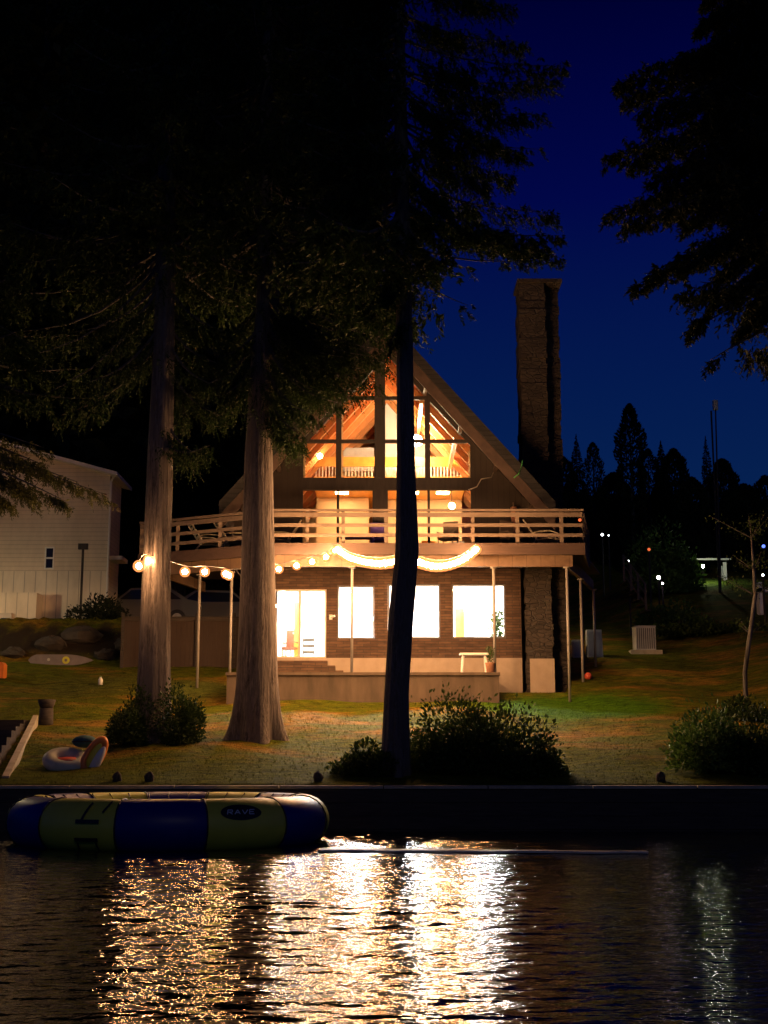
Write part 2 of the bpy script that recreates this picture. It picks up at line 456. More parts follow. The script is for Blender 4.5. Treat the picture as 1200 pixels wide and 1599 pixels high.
# grass tufts
n = 34000
gxs = rng.uniform(-10.5, 10.5, n); gys = rng.uniform(WY + .05, 46, n)
keep = ~((gxs > -4.6) & (gxs < 4.2) & (gys > 38.2)) & ~((gxs < -7.6) & (gys < 34.3) & (gys > 26) & (gxs < -8.7 + (34 - gys) * .16))
gxs, gys = gxs[keep], gys[keep]; n = len(gxs); gzs = T(gxs, gys) - .01
hh = rng.uniform(.02, .05, n); ww = rng.uniform(.006, .014, n) + .004; an = rng.uniform(0, np.pi, n); lean = rng.normal(0, .03, (n, 2))
Vv = np.empty((n, 3, 3)); Vv[:, 0] = np.stack([gxs - ww * np.cos(an), gys - ww * np.sin(an), gzs], 1)
Vv[:, 1] = np.stack([gxs + ww * np.cos(an), gys + ww * np.sin(an), gzs], 1)
Vv[:, 2] = np.stack([gxs + lean[:, 0], gys + lean[:, 1], gzs + hh], 1)
o = link(np_mesh('grass', Vv.reshape(-1, 3), np.arange(3 * n).reshape(-1, 3)), 'grass', M['blades']); tag(o, kind='stuff')

# ------------------------------------------------------------------ foliage
def leaf_arrays(c, d, L, W):
    """diamond leaves: c (n,3) base, d (n,3) unit, L W (n,)"""
    n = len(c); r = rng.normal(size=(n, 3)); s = np.cross(d, r); s /= np.linalg.norm(s, axis=1)[:, None] + 1e-9
    nrm = np.cross(d, s)
    L = L[:, None]; W = W[:, None]
    v = np.empty((n, 4, 3)); v[:, 0] = c; mid = c + d * L * .45 + nrm * W * .2
    v[:, 1] = mid + s * W * .5; v[:, 2] = c + d * L; v[:, 3] = mid - s * W * .5
    return v.reshape(-1, 3)


def leaf_obj(name, chunks, mat, parent):
    V = np.concatenate(chunks); me = np_mesh(name, V - np.array(ORG[parent.name])[None], np.arange(len(V)).reshape(-1, 4))
    return link(me, name, mat, parent)


def unit(v): return v / (np.linalg.norm(v, axis=-1, keepdims=True) + 1e-9)


def branch(st, en, ntw=38, spread=.35, hang=.6, leaf=.13, per=14, sag=.35, chunks=None, wood=None, r0=.05, tmin=.12):
    """one drooping conifer branch: limb tube and hanging twigs full of little leaves"""
    st = np.array(st, float); en = np.array(en, float); L = np.linalg.norm(en - st)
    def at(t):
        p = st + (en - st) * t[:, None]; p[:, 2] -= sag * L * .5 * (np.sin(t * np.pi) * (1 - t * .4)); return p
    t = rng.uniform(tmin, 1, ntw) ** .8; base = at(t)
    side = np.cross(en - st, [0, 0, 1]); side = side / (np.linalg.norm(side) + 1e-6)
    base = base + side[None] * rng.normal(0, spread, ntw)[:, None] * (1.1 - .75 * t)[:, None] * min(1, L / 2.0)
    base[:, 2] -= np.abs(rng.normal(0, .08, ntw))
    dirb = unit((en - st)[None])[0]
    tw = unit(np.stack([rng.normal(0, .35, ntw), rng.normal(0, .35, ntw), -np.ones(ntw)], 1) + dirb[None] * rng.uniform(.1, 1.1, (ntw, 1)))
    tl = hang * rng.uniform(.35, 1.15, ntw) * (1.1 - .5 * t)
    s = np.tile(np.linspace(0, 1, per), ntw); ti = np.repeat(np.arange(ntw), per)
    c = base[ti] + tw[ti] * (tl[ti] * s)[:, None]
    d = unit(tw[ti] * .9 + rng.normal(0, .55, (len(ti), 3)))
    Ls = leaf * rng.uniform(.6, 1.4, len(ti)) * (1.15 - .5 * s)
    chunks.append(leaf_arrays(c, d, Ls, Ls * rng.uniform(.22, .38, len(ti))))
    if wood is not None:
        pts = at(np.linspace(0, .97, 6)); wood.tube([tuple(p) for p in pts], [r0 * (1 - .85 * i / 5) for i in range(6)], 5)


def trunk_mesh(m, pts, radii, seg=40, ridge=.10, flare=0, seed=0):
    """tapered, fluted trunk"""
    r_ = random.Random(seed); ph = [(r_.randint(3, 14), r_.uniform(0, 6.28), r_.uniform(.3, 1)) for _ in range(7)]
    pts = [Vector(p) for p in pts]; out = []; N = 40
    fur = [(r_.randint(15, 44), r_.uniform(0, 6.28), r_.uniform(.4, 1), r_.uniform(-.8, .8)) for _ in range(9)]; N = 90 if seg > 60 else 30
    tot = len(pts) - 1; rings = []
    for i in range(N + 1):
        s = (i / N) ** 1.5 * tot; k = min(int(s), tot - 1); f = s - k
        p = pts[k].lerp(pts[k + 1], f); r = radii[k] * (1 - f) + radii[k + 1] * f
        h = p.z - pts[0].z
        fl = math.exp(-max(h, 0) / .55) * flare
        ring = []
        for q in range(seg):
            a = 2 * math.pi * q / seg
            w = sum(math.sin(n_ * a + p0 + .15 * h * (n_ % 3 - 1)) * am for n_, p0, am in ph) / 4
            fw = 0 if seg < 60 else sum(abs(math.sin(n_ * a / 2 + p0 + dr * h + .3 * math.sin(h * 2.1 + p0))) * am for n_, p0, am, dr in fur) / 6 - .45
            rr = r * (1 + ridge * w + .07 * fw) * (1 + fl * (1 + .8 * math.sin(5 * a + ph[0][1]) + .5 * math.sin(8 * a + ph[1][1])))
            ring.append(p + Vector((math.cos(a) * rr, math.sin(a) * rr, 0)))
        rings.append(ring)
    vs = [v for r in rings for v in r]
    fs = [(i * seg + k, i * seg + (k + 1) % seg, (i + 1) * seg + (k + 1) % seg, (i + 1) * seg + k) for i in range(N) for k in range(seg)]
    fs.append(tuple(N * seg + k for k in range(seg)))
    m.add(vs, fs)


def big_tree(loc, pts, radii, mat, label, targets, zlow, ztop, rad, nb, flare=.25, seed=0, leafmat='cedar', hangdir=None, ridge=.1):
    """targets: list of (start_z, (x,y,z) tip, kwargs) for limbs with a place of their own; nb further limbs fill the crown"""
    t = empty('cedar_tree', loc, label, 'tree', 'conifers on the lawn')
    tm = MB(); lm = MB(); trunk_mesh(tm, pts, radii, seg=120, seed=seed, flare=flare, ridge=ridge)
    def tr(z):
        for k in range(len(pts) - 1):
            a, b = pts[k], pts[k + 1]
            if z <= b[2] or k == len(pts) - 2:
                f = (z - a[2]) / (b[2] - a[2]); return (a[0] + (b[0] - a[0]) * f, a[1] + (b[1] - a[1]) * f, z)
    ch = []
    for sz, tip, kw in targets:
        branch(tr(sz), tip, chunks=ch, wood=lm, **kw)
    for k in range(nb):
        z = zlow + (ztop - zlow) * (k + random.random()) / nb
        a = random.uniform(0, 2 * math.pi) if hangdir is None else random.gauss(*hangdir)
        q = (z - zlow) / (ztop - zlow); L = rad * (1 - .55 * q) * random.uniform(.6, 1.1)
        s = tr(z); branch(s, (s[0] + L * math.cos(a), s[1] + L * math.sin(a), z - L * random.uniform(.05, .4)), ntw=46, spread=.55, hang=.85,
                          leaf=.18, per=16, chunks=ch, wood=lm, r0=.06)
    tm.build('trunk', mat, t, True); lm.build('limbs', M['bark_dark'], t, True)
    if leafmat == 'lit_cedar':
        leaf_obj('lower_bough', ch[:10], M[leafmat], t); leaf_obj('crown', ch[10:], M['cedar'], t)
    else: leaf_obj('crown', ch, M[leafmat], t)
    return t


def pt(px, py, Y): p = P(px, py, Y); return (p.x, p.y, p.z)


# cedar A, left, behind the hedge balls
YA = 31.6; xa = X(243, YA, 1000); za = g(xa, YA)
A_pts = [(xa, YA, za - .15), (X(244, YA, 900), YA, Z(900, YA)), (X(250, YA, 720), YA, Z(720, YA)), (X(256, YA, 540), YA, Z(540, YA)), (X(258, YA, 300), YA + .2, Z(300, YA)), (X(258, YA, 0), YA + .4, 24)]
tg = []
for px, py, d, sz in ((330, 735, -.8, 690), (300, 745, -.3, 640), (290, 700, .3, 560), (345, 690, -.2, 560), (330, 640, -.6, 520), (350, 610, .2, 500), (130, 640, -.4, 500), (90, 690, .5, 520), (60, 660, -.5, 430), (160, 590, .2, 450),
                      (110, 560, 0, 430), (200, 620, 0, 520), (310, 560, .3, 460), (200, 540, -.4, 430), (30, 600, -.7, 400), (0, 560, .2, 400), (150, 500, .2, 380), (360, 560, 0, 440), (330, 500, .5, 400)):
    tg.append((Z(sz, YA), pt(px, py - 40, YA + d), dict(ntw=60, spread=.45, hang=.75, leaf=.085, per=22)))
big_tree((xa, YA, za), A_pts, [.40, .33, .30, .25, .22, .12], M['bark'], 'tall straight cedar trunk rising between the two clipped hedge balls', tg, Z(390, YA), 24, 4.6, 95, flare=.35, seed=3)

# cedar B, thick with a flared foot
YB = 32.2; xb = X(402, YB, 1100); zb = g(xb, YB)
B_pts = [(xb, YB, za - .1), (X(402, YB, 1050), YB, Z(1050, YB)), (X(403, YB, 900), YB, Z(900, YB)), (X(404, YB, 720), YB, Z(720, YB)), (X(407, YB, 600), YB, Z(600, YB)), (X(413, YB, 480), YB, Z(480, YB)), (X(415, YB, 0), YB, 25)]
tg = []
for px, py, d, sz in ((455, 735, -.5, 600), (440, 700, .2, 560), (470, 690, -.7, 560), (430, 650, .4, 540), (480, 640, .1, 520), (500, 610, -.4, 500), (460, 600, .3, 480), (520, 590, -.1, 480), (545, 560, -.6, 450),
                      (575, 540, .2, 420), (560, 520, -.4, 420), (500, 540, .5, 430), (600, 520, -.5, 380), (630, 500, .1, 360), (520, 480, 0, 380), (350, 660, -.3, 540), (330, 690, .2, 560), (345, 600, -.4, 500), 
                      (300, 650, -.6, 520), (365, 560, .2, 460), (480, 560, -.8, 450), (570, 480, .4, 360), (610, 470, -.3, 350), (590, 440, .2, 330), (540, 560, .2, 440), (510, 660, .2, 560), (475, 735, .2, 640), (500, 655, -.9, 520), (525, 625, -1.2, 490), (555, 610, -1.0, 470), (590, 600, -1.3, 450), (575, 590, -.7, 440), (610, 590, -1.1, 430), (540, 600, -1.5, 470), (490, 690, -1.2, 560), (470, 720, -1.0, 590), (600, 570, -.8, 400), (515, 590, -1.1, 450), (532, 672, -1.3, 530), (560, 655, -.9, 500), (590, 640, -1.2, 480), (612, 610, -1.0, 450), (545, 650, -.7, 510), (575, 620, -1.4, 470)):
    tg.append((Z(sz, YB), pt(px, py - 42, YB + d), dict(ntw=74, spread=.45, hang=.8, leaf=.085, per=22)))
big_tree((xb, YB, zb), B_pts, [.55, .48, .41, .34, .285, .20, .10], M['bark'], 'thickest cedar, its flared fluted foot on the lawn in front of the sliding door', tg, Z(370, YB), 25, 4.8, 95, flare=.30, seed=8, ridge=.07)

# tree C, the dark leaning one on the shore
YC = 27.4; xc = X(617, YC, 1200); zc = g(xc, YC)
C_pts = [(X(617, YC, 1200), YC, zc - .15), (X(620, YC, 1080), YC, Z(1080, YC)), (X(627, YC, 960), YC, Z(960, YC)), (X(636, YC, 860), YC, Z(860, YC)), (X(634, YC, 720), YC, Z(720, YC)), (X(632, YC, 540), YC, Z(540, YC)), (X(628, YC, 300), YC, Z(300, YC)), (X(620, YC, 0), YC, 21)]
tg = []
for px, py, d, sz, nt, hg in ((885, 115, -.5, 60, 70, .35), (868, 135, .3, 110, 80, .55), (850, 190, -.3, 150, 80, .5), (820, 80, .6, 20, 60, .5), (815, 250, .2, 170, 80, .6), (780, 230, -.6, 130, 80, .6), (800, 290, .5, 200, 80, .5),
                              (848, 245, 0, 190, 30, .3), (760, 300, -.2, 220, 80, .6), (720, 250, .3, 190, 80, .7), (700, 330, -.4, 250, 80, .6), (870, 345, .2, 280, 50, .55), (882, 380, -.3, 330, 60, .3), (855, 395, .4, 320, 60, .35), (800, 375, 0, 300, 60, .35),
                              (740, 380, -.3, 310, 70, .35), (700, 400, .3, 320, 60, .3), (683, 445, 0, 350, 40, .35), (680, 420, -.4, 340, 50, .35), (780, 170, .2, 110, 80, .6), (740, 130, -.2, 80, 80, .6), (720, 70, .4, 20, 80, .7),
                              (800, 20, -.4, -40, 60, .6), (750, 10, .3, -60, 80, .7), (600, 480, -.5, 400, 70, .6), (570, 500, .3, 420, 70, .5), (640, 480, .5, 400, 50, .35), (690, 200, -.5, 130, 90, .8), (660, 360, .6, 300, 70, .6), (858, 398, .1, 320, 60, .4), (878, 412, -.2, 330, 60, .3), (842, 404, .3, 330, 50, .35), (820, 420, .1, 380, 8, .3), (735, 490, 0, 420, 4, .3), (610, 550, -.3, 480, 26, .5)):
    tg.append((Z(sz, YC), pt(px, py - 12, YC + d), dict(ntw=int(nt * 1.9), spread=.36, hang=hg, leaf=.09, per=22, r0=.035, sag=.15, tmin=.15 if nt > 10 else .75)))
big_tree((xc, YC, zc), C_pts, [.29, .24, .245, .235, .18, .165, .15, .08], M['bark_dark'], 'slim dark tree on the shore standing in front of the house centre, slightly bent', tg, Z(420, YC), 20, 3.4, 60, flare=.15, seed=5, hangdir=(math.pi, .9))

# tree D, right edge
YD = 28.2; xd = X(1262, YD)
D_pts = [(xd, YD, g(xd, YD) - .1), (xd, YD, 8), (xd + .1, YD, 14), (xd, YD, 22)]
tg = []
for px, py, d, sz, nt in ((962, 130, 0, 60, 90), (975, 155, .4, 90, 90), (1000, 175, -.4, 110, 80), (1050, 100, -.3, 40, 90), (945, 245, 0, 190, 90), (985, 255, .5, 190, 80), (1010, 280, -.4, 210, 80), (947, 335, .1, 270, 80), (975, 350, -.4, 290, 70), (1040, 330, .4, 270, 90),
                          (988, 448, 0, 350, 70), (1010, 430, .4, 340, 70), (1060, 420, -.4, 350, 80), (1090, 40, 0, -20, 90), (1110, 80, .4, 20, 90), (1100, 150, -.5, 90, 90), (1110, 230, .5, 170, 90), (1100, 300, 0, 250, 90), (1120, 380, .3, 320, 90),
                          (1110, 470, -.3, 400, 60), (1150, 520, .2, 450, 50), (1180, 500, -.3, 420, 60), (1100, 0, .3, -60, 90), (1080, 505, 0, 430, 14), (1075, 520, .2, 440, 10), (1160, 440, 0, 380, 90), (1190, 350, .3, 300, 90), (1150, 180, .2, 130, 90), (1160, 80, 0, 20, 90),
                          (1105, 565, 0, 500, 5), (1150, 270, -.6, 230, 90), (1190, 240, .4, 190, 90), (1200, 140, -.4, 90, 90), (1190, 20, -.2, -30, 90), (1075, 200, .5, 140, 90), (1085, 270, -.5, 220, 90), (1065, 350, .2, 290, 90), (1080, 120, .2, 60, 90), (1120, 430, .4, 360, 90), (1140, 330, -.3, 270, 90), (1140, 230, .3, 170, 90), (1130, 120, .4, 50, 90), (1170, 480, .2, 410, 90), (1010, 195, .2, 130, 80), (1030, 300, .3, 240, 80), (1190, 420, -.3, 350, 90), (1195, 300, 0, 240, 90), (1160, 20, .3, -40, 90), (1120, 30, .3, -40, 90)):
    tg.append((Z(sz, YD), pt(px, py, YD + d), dict(ntw=int(nt * 2.4), spread=.5, hang=.42, leaf=.125, per=18, r0=.05, sag=-.12, tmin=.1 if nt > 20 else .8)))
big_tree((xd, YD, g(xd, YD)), D_pts, [.4, .3, .24, .08], M['bark_dark'], 'conifer at the right edge whose layered drooping boughs reach over the lake', tg, 10, 21, 3.2, 50, seed=9, leafmat='fir')

# tree E, off the left edge, whose lit bough hangs before the neighbour's house
YE = 31.0; xe = X(-150, YE); E_pts = [(xe, YE, g(xe, YE) - .1), (xe, YE, 8), (xe, YE, 14), (xe, YE, 22)]
tg = []
for px, py, d, sz, nt in ((175, 790, 0, 690, 60), (130, 770, .3, 680, 70), (110, 800, -.4, 690, 70), (60, 790, .2, 690, 80), (80, 745, -.2, 660, 60), (30, 770, -.5, 690, 80), (20, 800, .4, 700, 70), (75, 715, 0, 650, 30), (40, 730, .3, 660, 60), (0, 790, 0, 690, 80),
                          (90, 600, .2, 500, 70), (60, 560, -.4, 450, 80), (100, 500, .3, 400, 80), (20, 500, -.2, 400, 80), (50, 640, .5, 560, 60)):
    tg.append((Z(sz, YE), pt(px, py - 14, YE + d), dict(ntw=nt, spread=.4, hang=.6, leaf=.10, per=22, sag=-.08, tmin=.35)))
big_tree((xe, YE, g(xe, YE)), E_pts, [.45, .36, .28, .1], M['bark'], 'cedar at the left edge whose lit bough hangs before the beige house', tg, 11.5, 21, 4.4, 80, seed=12, leafmat='lit_cedar')


# trees farther back
def back_tree(x, y, h, r, label, kind='fir', shape='cone', n=2600, low=.12, cat='tree', group='dark trees standing behind the houses', fine=1.0):
    z0 = g(x, y); t = empty('fir_tree' if kind == 'fir' else 'cypress_tree', (x, y, z0), label, cat, group)
    m = MB(); trunk_mesh(m, [(x, y, z0 - .3), (x, y, z0 + h * .9)], [h * .011 + .05, .015], seg=12, seed=int(x * 10)); m.build('trunk', M['bark_dark'], t, True)
    if shape == 'cone':
        q = rng.uniform(0, 1, n) ** .75; zz = z0 + h * (1 - (1 - low) * q); tier = .72 + .28 * np.abs(np.sin(q * h * 1.2))
        rr = r * (q ** .85) * tier * np.sqrt(rng.uniform(.05, 1.05, n)); ls = (.25 + .75 * q) * r * .34
    else:
        q = rng.uniform(0, 1, n); zz = z0 + h * (1 - (1 - low) * q); prof = np.minimum(1, (q * 4.4) ** .58) * (1 - .15 * q)
        rr = r * prof * np.sqrt(rng.uniform(.3, 1.0, n)) * (1 + .16 * np.sin(q * 37 + x) * np.sin(q * 13)); ls = np.full(n, r * .42)
    a = rng.uniform(0, 2 * np.pi, n)
    c = np.stack([x + rr * np.cos(a), y + rr * np.sin(a), zz], 1)
    d = unit(np.stack([np.cos(a) * .9, np.sin(a) * .9, np.full(n, -.45 if shape == 'cone' else 1.2)], 1) + rng.normal(0, .3, (n, 3)))
    ls = ls * rng.uniform(.6, 1.3, n) * fine
    c = c - d * ls[:, None] * (.6 if shape == 'cone' else .75)
    leaf_obj('crown', [leaf_arrays(c, d, ls, ls * .42)], M['fir'], t)


for i, (x, y, h, r) in enumerate(((-26, 62, 44, 7), (-19, 58, 40, 6.5), (-13.5, 64, 46, 7), (-9, 57, 40, 6), (-4.5, 62, 44, 6.2), (-1.6, 66, 46, 4.2), (-16, 72, 48, 8), (-7, 72, 50, 7.5), (-22, 70, 50, 8), (-11, 78, 54, 8), (-16.5, 60, 46, 7))):
    back_tree(x, y, h, r, 'tall black fir rising behind the roofs at the left, part of the unlit wood', n=5200, low=.04, group='black firs of the unlit wood at the left')
for px, py, Y, wpx, shp, lab in ((900, 678, 74, 24, 'cone', 'small pointed dark conifer just right of the stone chimney'), (926, 690, 76, 30, 'col', 'squat dark tree between the chimney and the tall cypress'), (983, 630, 70, 46, 'col', 'tall rounded columnar cypress, the highest silhouette on the right skyline'),
                            (1012, 700, 76, 34, 'col', 'low dark tree at the right foot of the tall cypress'), (1032, 688, 78, 22, 'cone', 'thin pointed dark conifer right of the tall cypress'), (1052, 700, 74, 44, 'col', 'broad dark round-topped tree in the middle of the right skyline'), (1102, 680, 72, 20, 'cone', 'thin dark conifer beside the lamp pole'),
                            (1128, 716, 74, 46, 'col', 'dark rounded tree right of the lamp pole'), (1162, 756, 70, 60, 'col', 'low dark tree near the right edge of the skyline'), (1195, 742, 76, 40, 'col', 'dark tree at the very right edge of the skyline'), (878, 712, 78, 40, 'col', 'dark tree directly behind the stone chimney foot'), (1146, 744, 78, 30, 'cone', 'pointed dark tree between the two rounded ones near the right edge'), (958, 738, 72, 54, 'col', 'lowest dark tree left of the tall cypress'), (1080, 745, 70, 50, 'col', 'low dark tree left of the lamp pole')):
    p = P(px, py, Y); z0 = g(p.x, Y); back_tree(p.x, Y, p.z - z0, wpx / 2 / F * Y * (1.2 if shp == 'col' else 2.8), lab, 'cypress' if shp == 'col' else 'fir', 'cone' if shp == 'cone' else 'col', n=6000 if wpx > 40 else 3600, low=.0, fine=.6 if shp == 'col' else 1.0, group='dark skyline trees at the right')


# shrubs
def shrub(name, px, py, Y, rx, ry, rz, n, leaf, mat, label, cat='shrub', group=None, lumps=7, seed=0):
    c0 = P(px, py, Y); x, y = c0.x, Y; z0 = g(x, y); t = empty(name, (x, y, z0), label, cat, group)
    r_ = np.random.default_rng(seed + 50)
    lc = r_.normal(0, .42, (lumps, 3)); lc[:, 2] = np.abs(lc[:, 2]) * .8 - .1; lr = r_.uniform(.42, .72, lumps)
    k = r_.integers(0, lumps, n); u = unit(r_.normal(size=(n, 3)))
    q = lc[k] + u * (lr[k] * r_.uniform(.45, 1.06, n) ** .6 * (1 + .16 * np.sin(9 * u[:, 0] + k) * np.sin(8 * u[:, 1] + 7 * u[:, 2])) * np.where(r_.uniform(size=n) < .06, 1.22, 1))[:, None]
    q[:, 2] = np.abs(q[:, 2] + .0)
    c = np.stack([x + q[:, 0] * rx, y + q[:, 1] * ry, z0 + q[:, 2] * rz], 1)
    d = unit(u * .8 + np.array([0, 0, .35]) + r_.normal(0, .5, (n, 3)))
    L = leaf * r_.uniform(.45, 1.6, n)
    m = MB()
    for i in range(lumps):
        m.tube([(x, y, z0 - .05), (x + lc[i, 0] * rx * .4, y + lc[i, 1] * ry * .4, z0 + lc[i, 2] * rz * .35 + .15), (x + lc[i, 0] * rx, y + lc[i, 1] * ry, z0 + max(.1, lc[i, 2]) * rz)], [.03, .02, .008], 5)
    m.build('stem', M['bark_dark'], t)
    leaf_obj('foliage', [leaf_arrays(c, d, L, L * .5)], M[mat], t)
    return t


shrub('shrub', 742, 1200, 27.75, 1.48, .95, 1.46, 20000, .085, 'shrub', 'largest round shrub on the shore, right of the slim dark tree', lumps=13, seed=1)
shrub('shrub', 838, 1214, 27.2, .55, .6, .55, 4200, .08, 'shrub', 'low spreading shrub at the right foot of the largest shore shrub', lumps=6, seed=22)
shrub('shrub', 568, 1205, 27.4, .66, .45, .50, 5200, .075, 'shrub', 'small low shrub on the lake wall left of the slim dark tree', seed=2)
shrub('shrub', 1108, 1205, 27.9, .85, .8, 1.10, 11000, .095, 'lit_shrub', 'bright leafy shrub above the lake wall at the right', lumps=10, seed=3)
shrub('shrub', 1205, 1215, 27.6, 1.0, .9, 1.0, 7000, .09, 'shrub', 'dark shrub at the right edge above the lake wall', lumps=8, seed=4)
shrub('clipped_hedge', 190, 1125, 31.0, .50, .5, 1.15, 6500, .07, 'shrub', 'clipped round hedge ball on the left side of the left cedar trunk', 'hedge', 'clipped hedge balls at the foot of the left cedar', lumps=5, seed=5)
shrub('clipped_hedge', 284, 1125, 31.0, .56, .5, 1.12, 7000, .07, 'shrub', 'clipped round hedge ball on the right side of the left cedar trunk', 'hedge', 'clipped hedge balls at the foot of the left cedar', lumps=5, seed=6)
shrub('shrub', 148, 985, 46.9, .95, .6, .95, 3500, .10, 'fir', 'dark round shrub at the corner of the beige house', seed=7)
shrub('shrub', 1165, 1085, 35.5, .8, .6, .6, 3000, .09, 'shrub', 'dark low shrub on the slope behind the young birch', seed=8)
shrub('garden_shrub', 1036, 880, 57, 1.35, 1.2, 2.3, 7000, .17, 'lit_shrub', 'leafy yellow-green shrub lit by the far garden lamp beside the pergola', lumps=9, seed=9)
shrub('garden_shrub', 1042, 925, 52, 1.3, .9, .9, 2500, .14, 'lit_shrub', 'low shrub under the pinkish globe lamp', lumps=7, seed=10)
shrub('garden_shrub', 1120, 965, 49, 2.6, 1.0, .35, 3000, .14, 'shrub', 'trailing bed of low plants on the bank below the pergola', lumps=9, seed=14)
shrub('deck_plant', 893, 820, 40.4, .01, .01, .01, 3, .1, 'shrub', 'x') if False else None

# ------------------------------------------------------------------ the house
YF, YG, YB_ = 41.2, 39.7, 51.0            # facade, bargeboard plane, back
apx = P(605, 497, YG); xap, zap = apx.x, apx.z
e = P(868, 783, YG); SL = (zap - e.z) / (e.x - xap); HW = e.x - xap
house = empty('lake_house', (0.2, YF, 3.4), 'A-frame lake house with a glazed lit gable, brick ground floor and stone chimney', 'house')


def zr(x, off=0): return zap - SL * abs(x - xap) - off   # top of roof


# roof
def roofpoly(o1, o2, hw=HW): return [(xap - hw, zr(xap - hw, o1)), (xap, zr(xap, o1)), (xap + hw, zr(xap + hw, o1)), (xap + hw, zr(xap + hw, o2)), (xap, zr(xap, o2)), (xap - hw, zr(xap - hw, o2))]


m = MB()
for s in (-1, 1):
    m.prism([(xap, zr(xap)), (xap + s * HW, zr(xap + HW)), (xap + s * HW, zr(xap + HW, .43)), (xap, zr(xap, .43))], YG, YB_ + .5)
roof = m.build('roof', M['shingle'], house)
m = MB()
for s in (-1, 1):
    m.prism([(xap, zr(xap, .44)), (xap + s * (HW - .02), zr(xap + HW - .02, .44)), (xap + s * (HW - .02), zr(xap + HW - .02, .90)), (xap, zr(xap, .90))], YG + .05, YG + .14)
    m.prism([(xap, zr(xap, .36)), (xap + s * (HW - .02), zr(xap + HW - .02, .36)), (xap + s * (HW - .02), zr(xap + HW - .02, .44)), (xap, zr(xap, .44))], YG + .15, YF + .02)
m.build('bargeboard', M['barge'], roof)
m = MB()
for k in range(4):      # lookout brackets under the eave overhang
    for s in (-1, 1):
        xx = xap + s * (1.2 + k * 1.1); z = zr(xx, .62)
        MB().box(xx - .06, xx + .06, YG + .16, YF - .09, z - .12, z).build('lookout', M['barge'], roof)
# wooden ceiling of the great room
m = MB()
HC = HW - .35
for s in (-1, 1):
    m.prism([(xap, zr(xap, .46)), (xap + s * HC, zr(xap + HC, .46)), (xap + s * HC, zr(xap + HC, .52)), (xap, zr(xap, .52))], YF + .16, YB_)
m.build('ceiling', M['ceiling'], house)
m = MB(); y = YF + .9
while y < YB_ - .3:
    for s in (-1, 1):
        m.prism([(xap, zr(xap, .53)), (xap + s * HC, zr(xap + HC, .53)), (xap + s * HC, zr(xap + HC, .80)), (xap, zr(xap, .80))], y, y + .13)
    y += 1.15
for xx in (1.1, 2.2):   # purlins
    z = zr(xap + xx, .81); m.box(xap + xx - .06, xap + xx + .06, YF + .3, YB_ - .1, z - .2, z)
m.build('rafter', M['rafter'], house)

FL1, FLG, FL2 = Z(848, 38.4), Z(1027.5, YF), Z(747, 45.6)
# window bay of the gable
wx0, wx1 = X(474, YF, 700), X(735, YF, 700); zsill = Z(746, YF); zbeam = Z(765, YF)
colx = [X(p, YF, 700) for p in (529, 593.5, 633, 668)]
colw = [.17, .34, .16, .17]
rowz = [Z(688.5, YF), Z(621, YF), Z(553, YF)]
m = MB()
ro = .50
xl, xr = xap - HW + .30, xap + HW - .30
# siding left and right of the glass, up to the roof
m.prism([(xl, FL1), (wx0, FL1), (wx0, zr(wx0, ro)), (xl, zr(xl, ro))], YF, YF + .15); m.build('gable_wall', M['siding_dark'], house); m = MB()
m.prism([(wx1, FL1), (xr, FL1), (xr, zr(xr, ro)), (wx1, zr(wx1, ro))], YF, YF + .15)
m.build('gable_wall', M['siding_dark'], house)
fr = MB()
fr.box(wx0, wx1, YF - .03, YF + .14, zbeam, zsill)                 # spandrel beam
for c, wd in zip(colx, colw): fr.box(c - wd / 2, c + wd / 2, YF - .02 if wd < .3 else YF - .05, YF + .13, zsill, zr(c, ro + .12))
for z in rowz:
    half = (zap - ro - .05 - z) / SL; a, b = max(wx0, xap - half), min(wx1, xap + half)
    fr.box(a, b, YF + .01, YF + .12, z - .055, z + .055)
for s in (-1, 1):                                                    # raking head of the glass
    x_end = wx0 if s < 0 else wx1
    fr.prism([(xap, zr(xap, ro)), (x_end, zr(x_end, ro)), (x_end, zr(x_end, ro + .2)), (xap, zr(xap, ro + .2))], YF - .01, YF + .135)
fr.box(wx0 - .10, wx0, YF - .015, YF + .145, FL1, zr(wx0, ro + .2)); fr.box(wx1, wx1 + .10, YF - .015, YF + .145, FL1, zr(wx1, ro + .2))
# door level: posts between the doors
dx = [X(p, YF, 800) for p in (474, 528, 582, 606, 629, 644, 670, 735)]
fr.box(dx[2], dx[3], YF - .045, YF + .12, FL1, zbeam); fr.box(dx[4], dx[5], YF - .02, YF + .12, FL1, zbeam)
fr.box(dx[1] - .04, dx[1] + .04, YF + .01, YF + .11, FL1, zbeam); fr.box(dx[6] - .04, dx[6] + .04, YF + .01, YF + .11, FL1, zbeam)
fr.box(dx[0], dx[7], YF + .0, YF + .12, FL1 - .02, FL1 + .1)
gw = fr.build('gable_window', M['darkwood'], house)
m = MB(); m.prism([(wx0, FL1), (wx1, FL1), (wx1, zr(wx1, ro + .1)), (xap, zr(xap, ro + .1)), (wx0, zr(wx0, ro + .1))], YF + .06, YF + .07)
m.build('pane', M['glass'], gw)
# pale trim at the reveal of the left glass
m = MB()
for xq, wq in ((colx[0] + .085, .05), (wx0, .06), (wx1 - .05, .05)):
    MB().box(xq, xq + wq, YF + .15, YF + .24, zsill, zr(xq, ro + .4)).build('trim', M['cream'], gw)

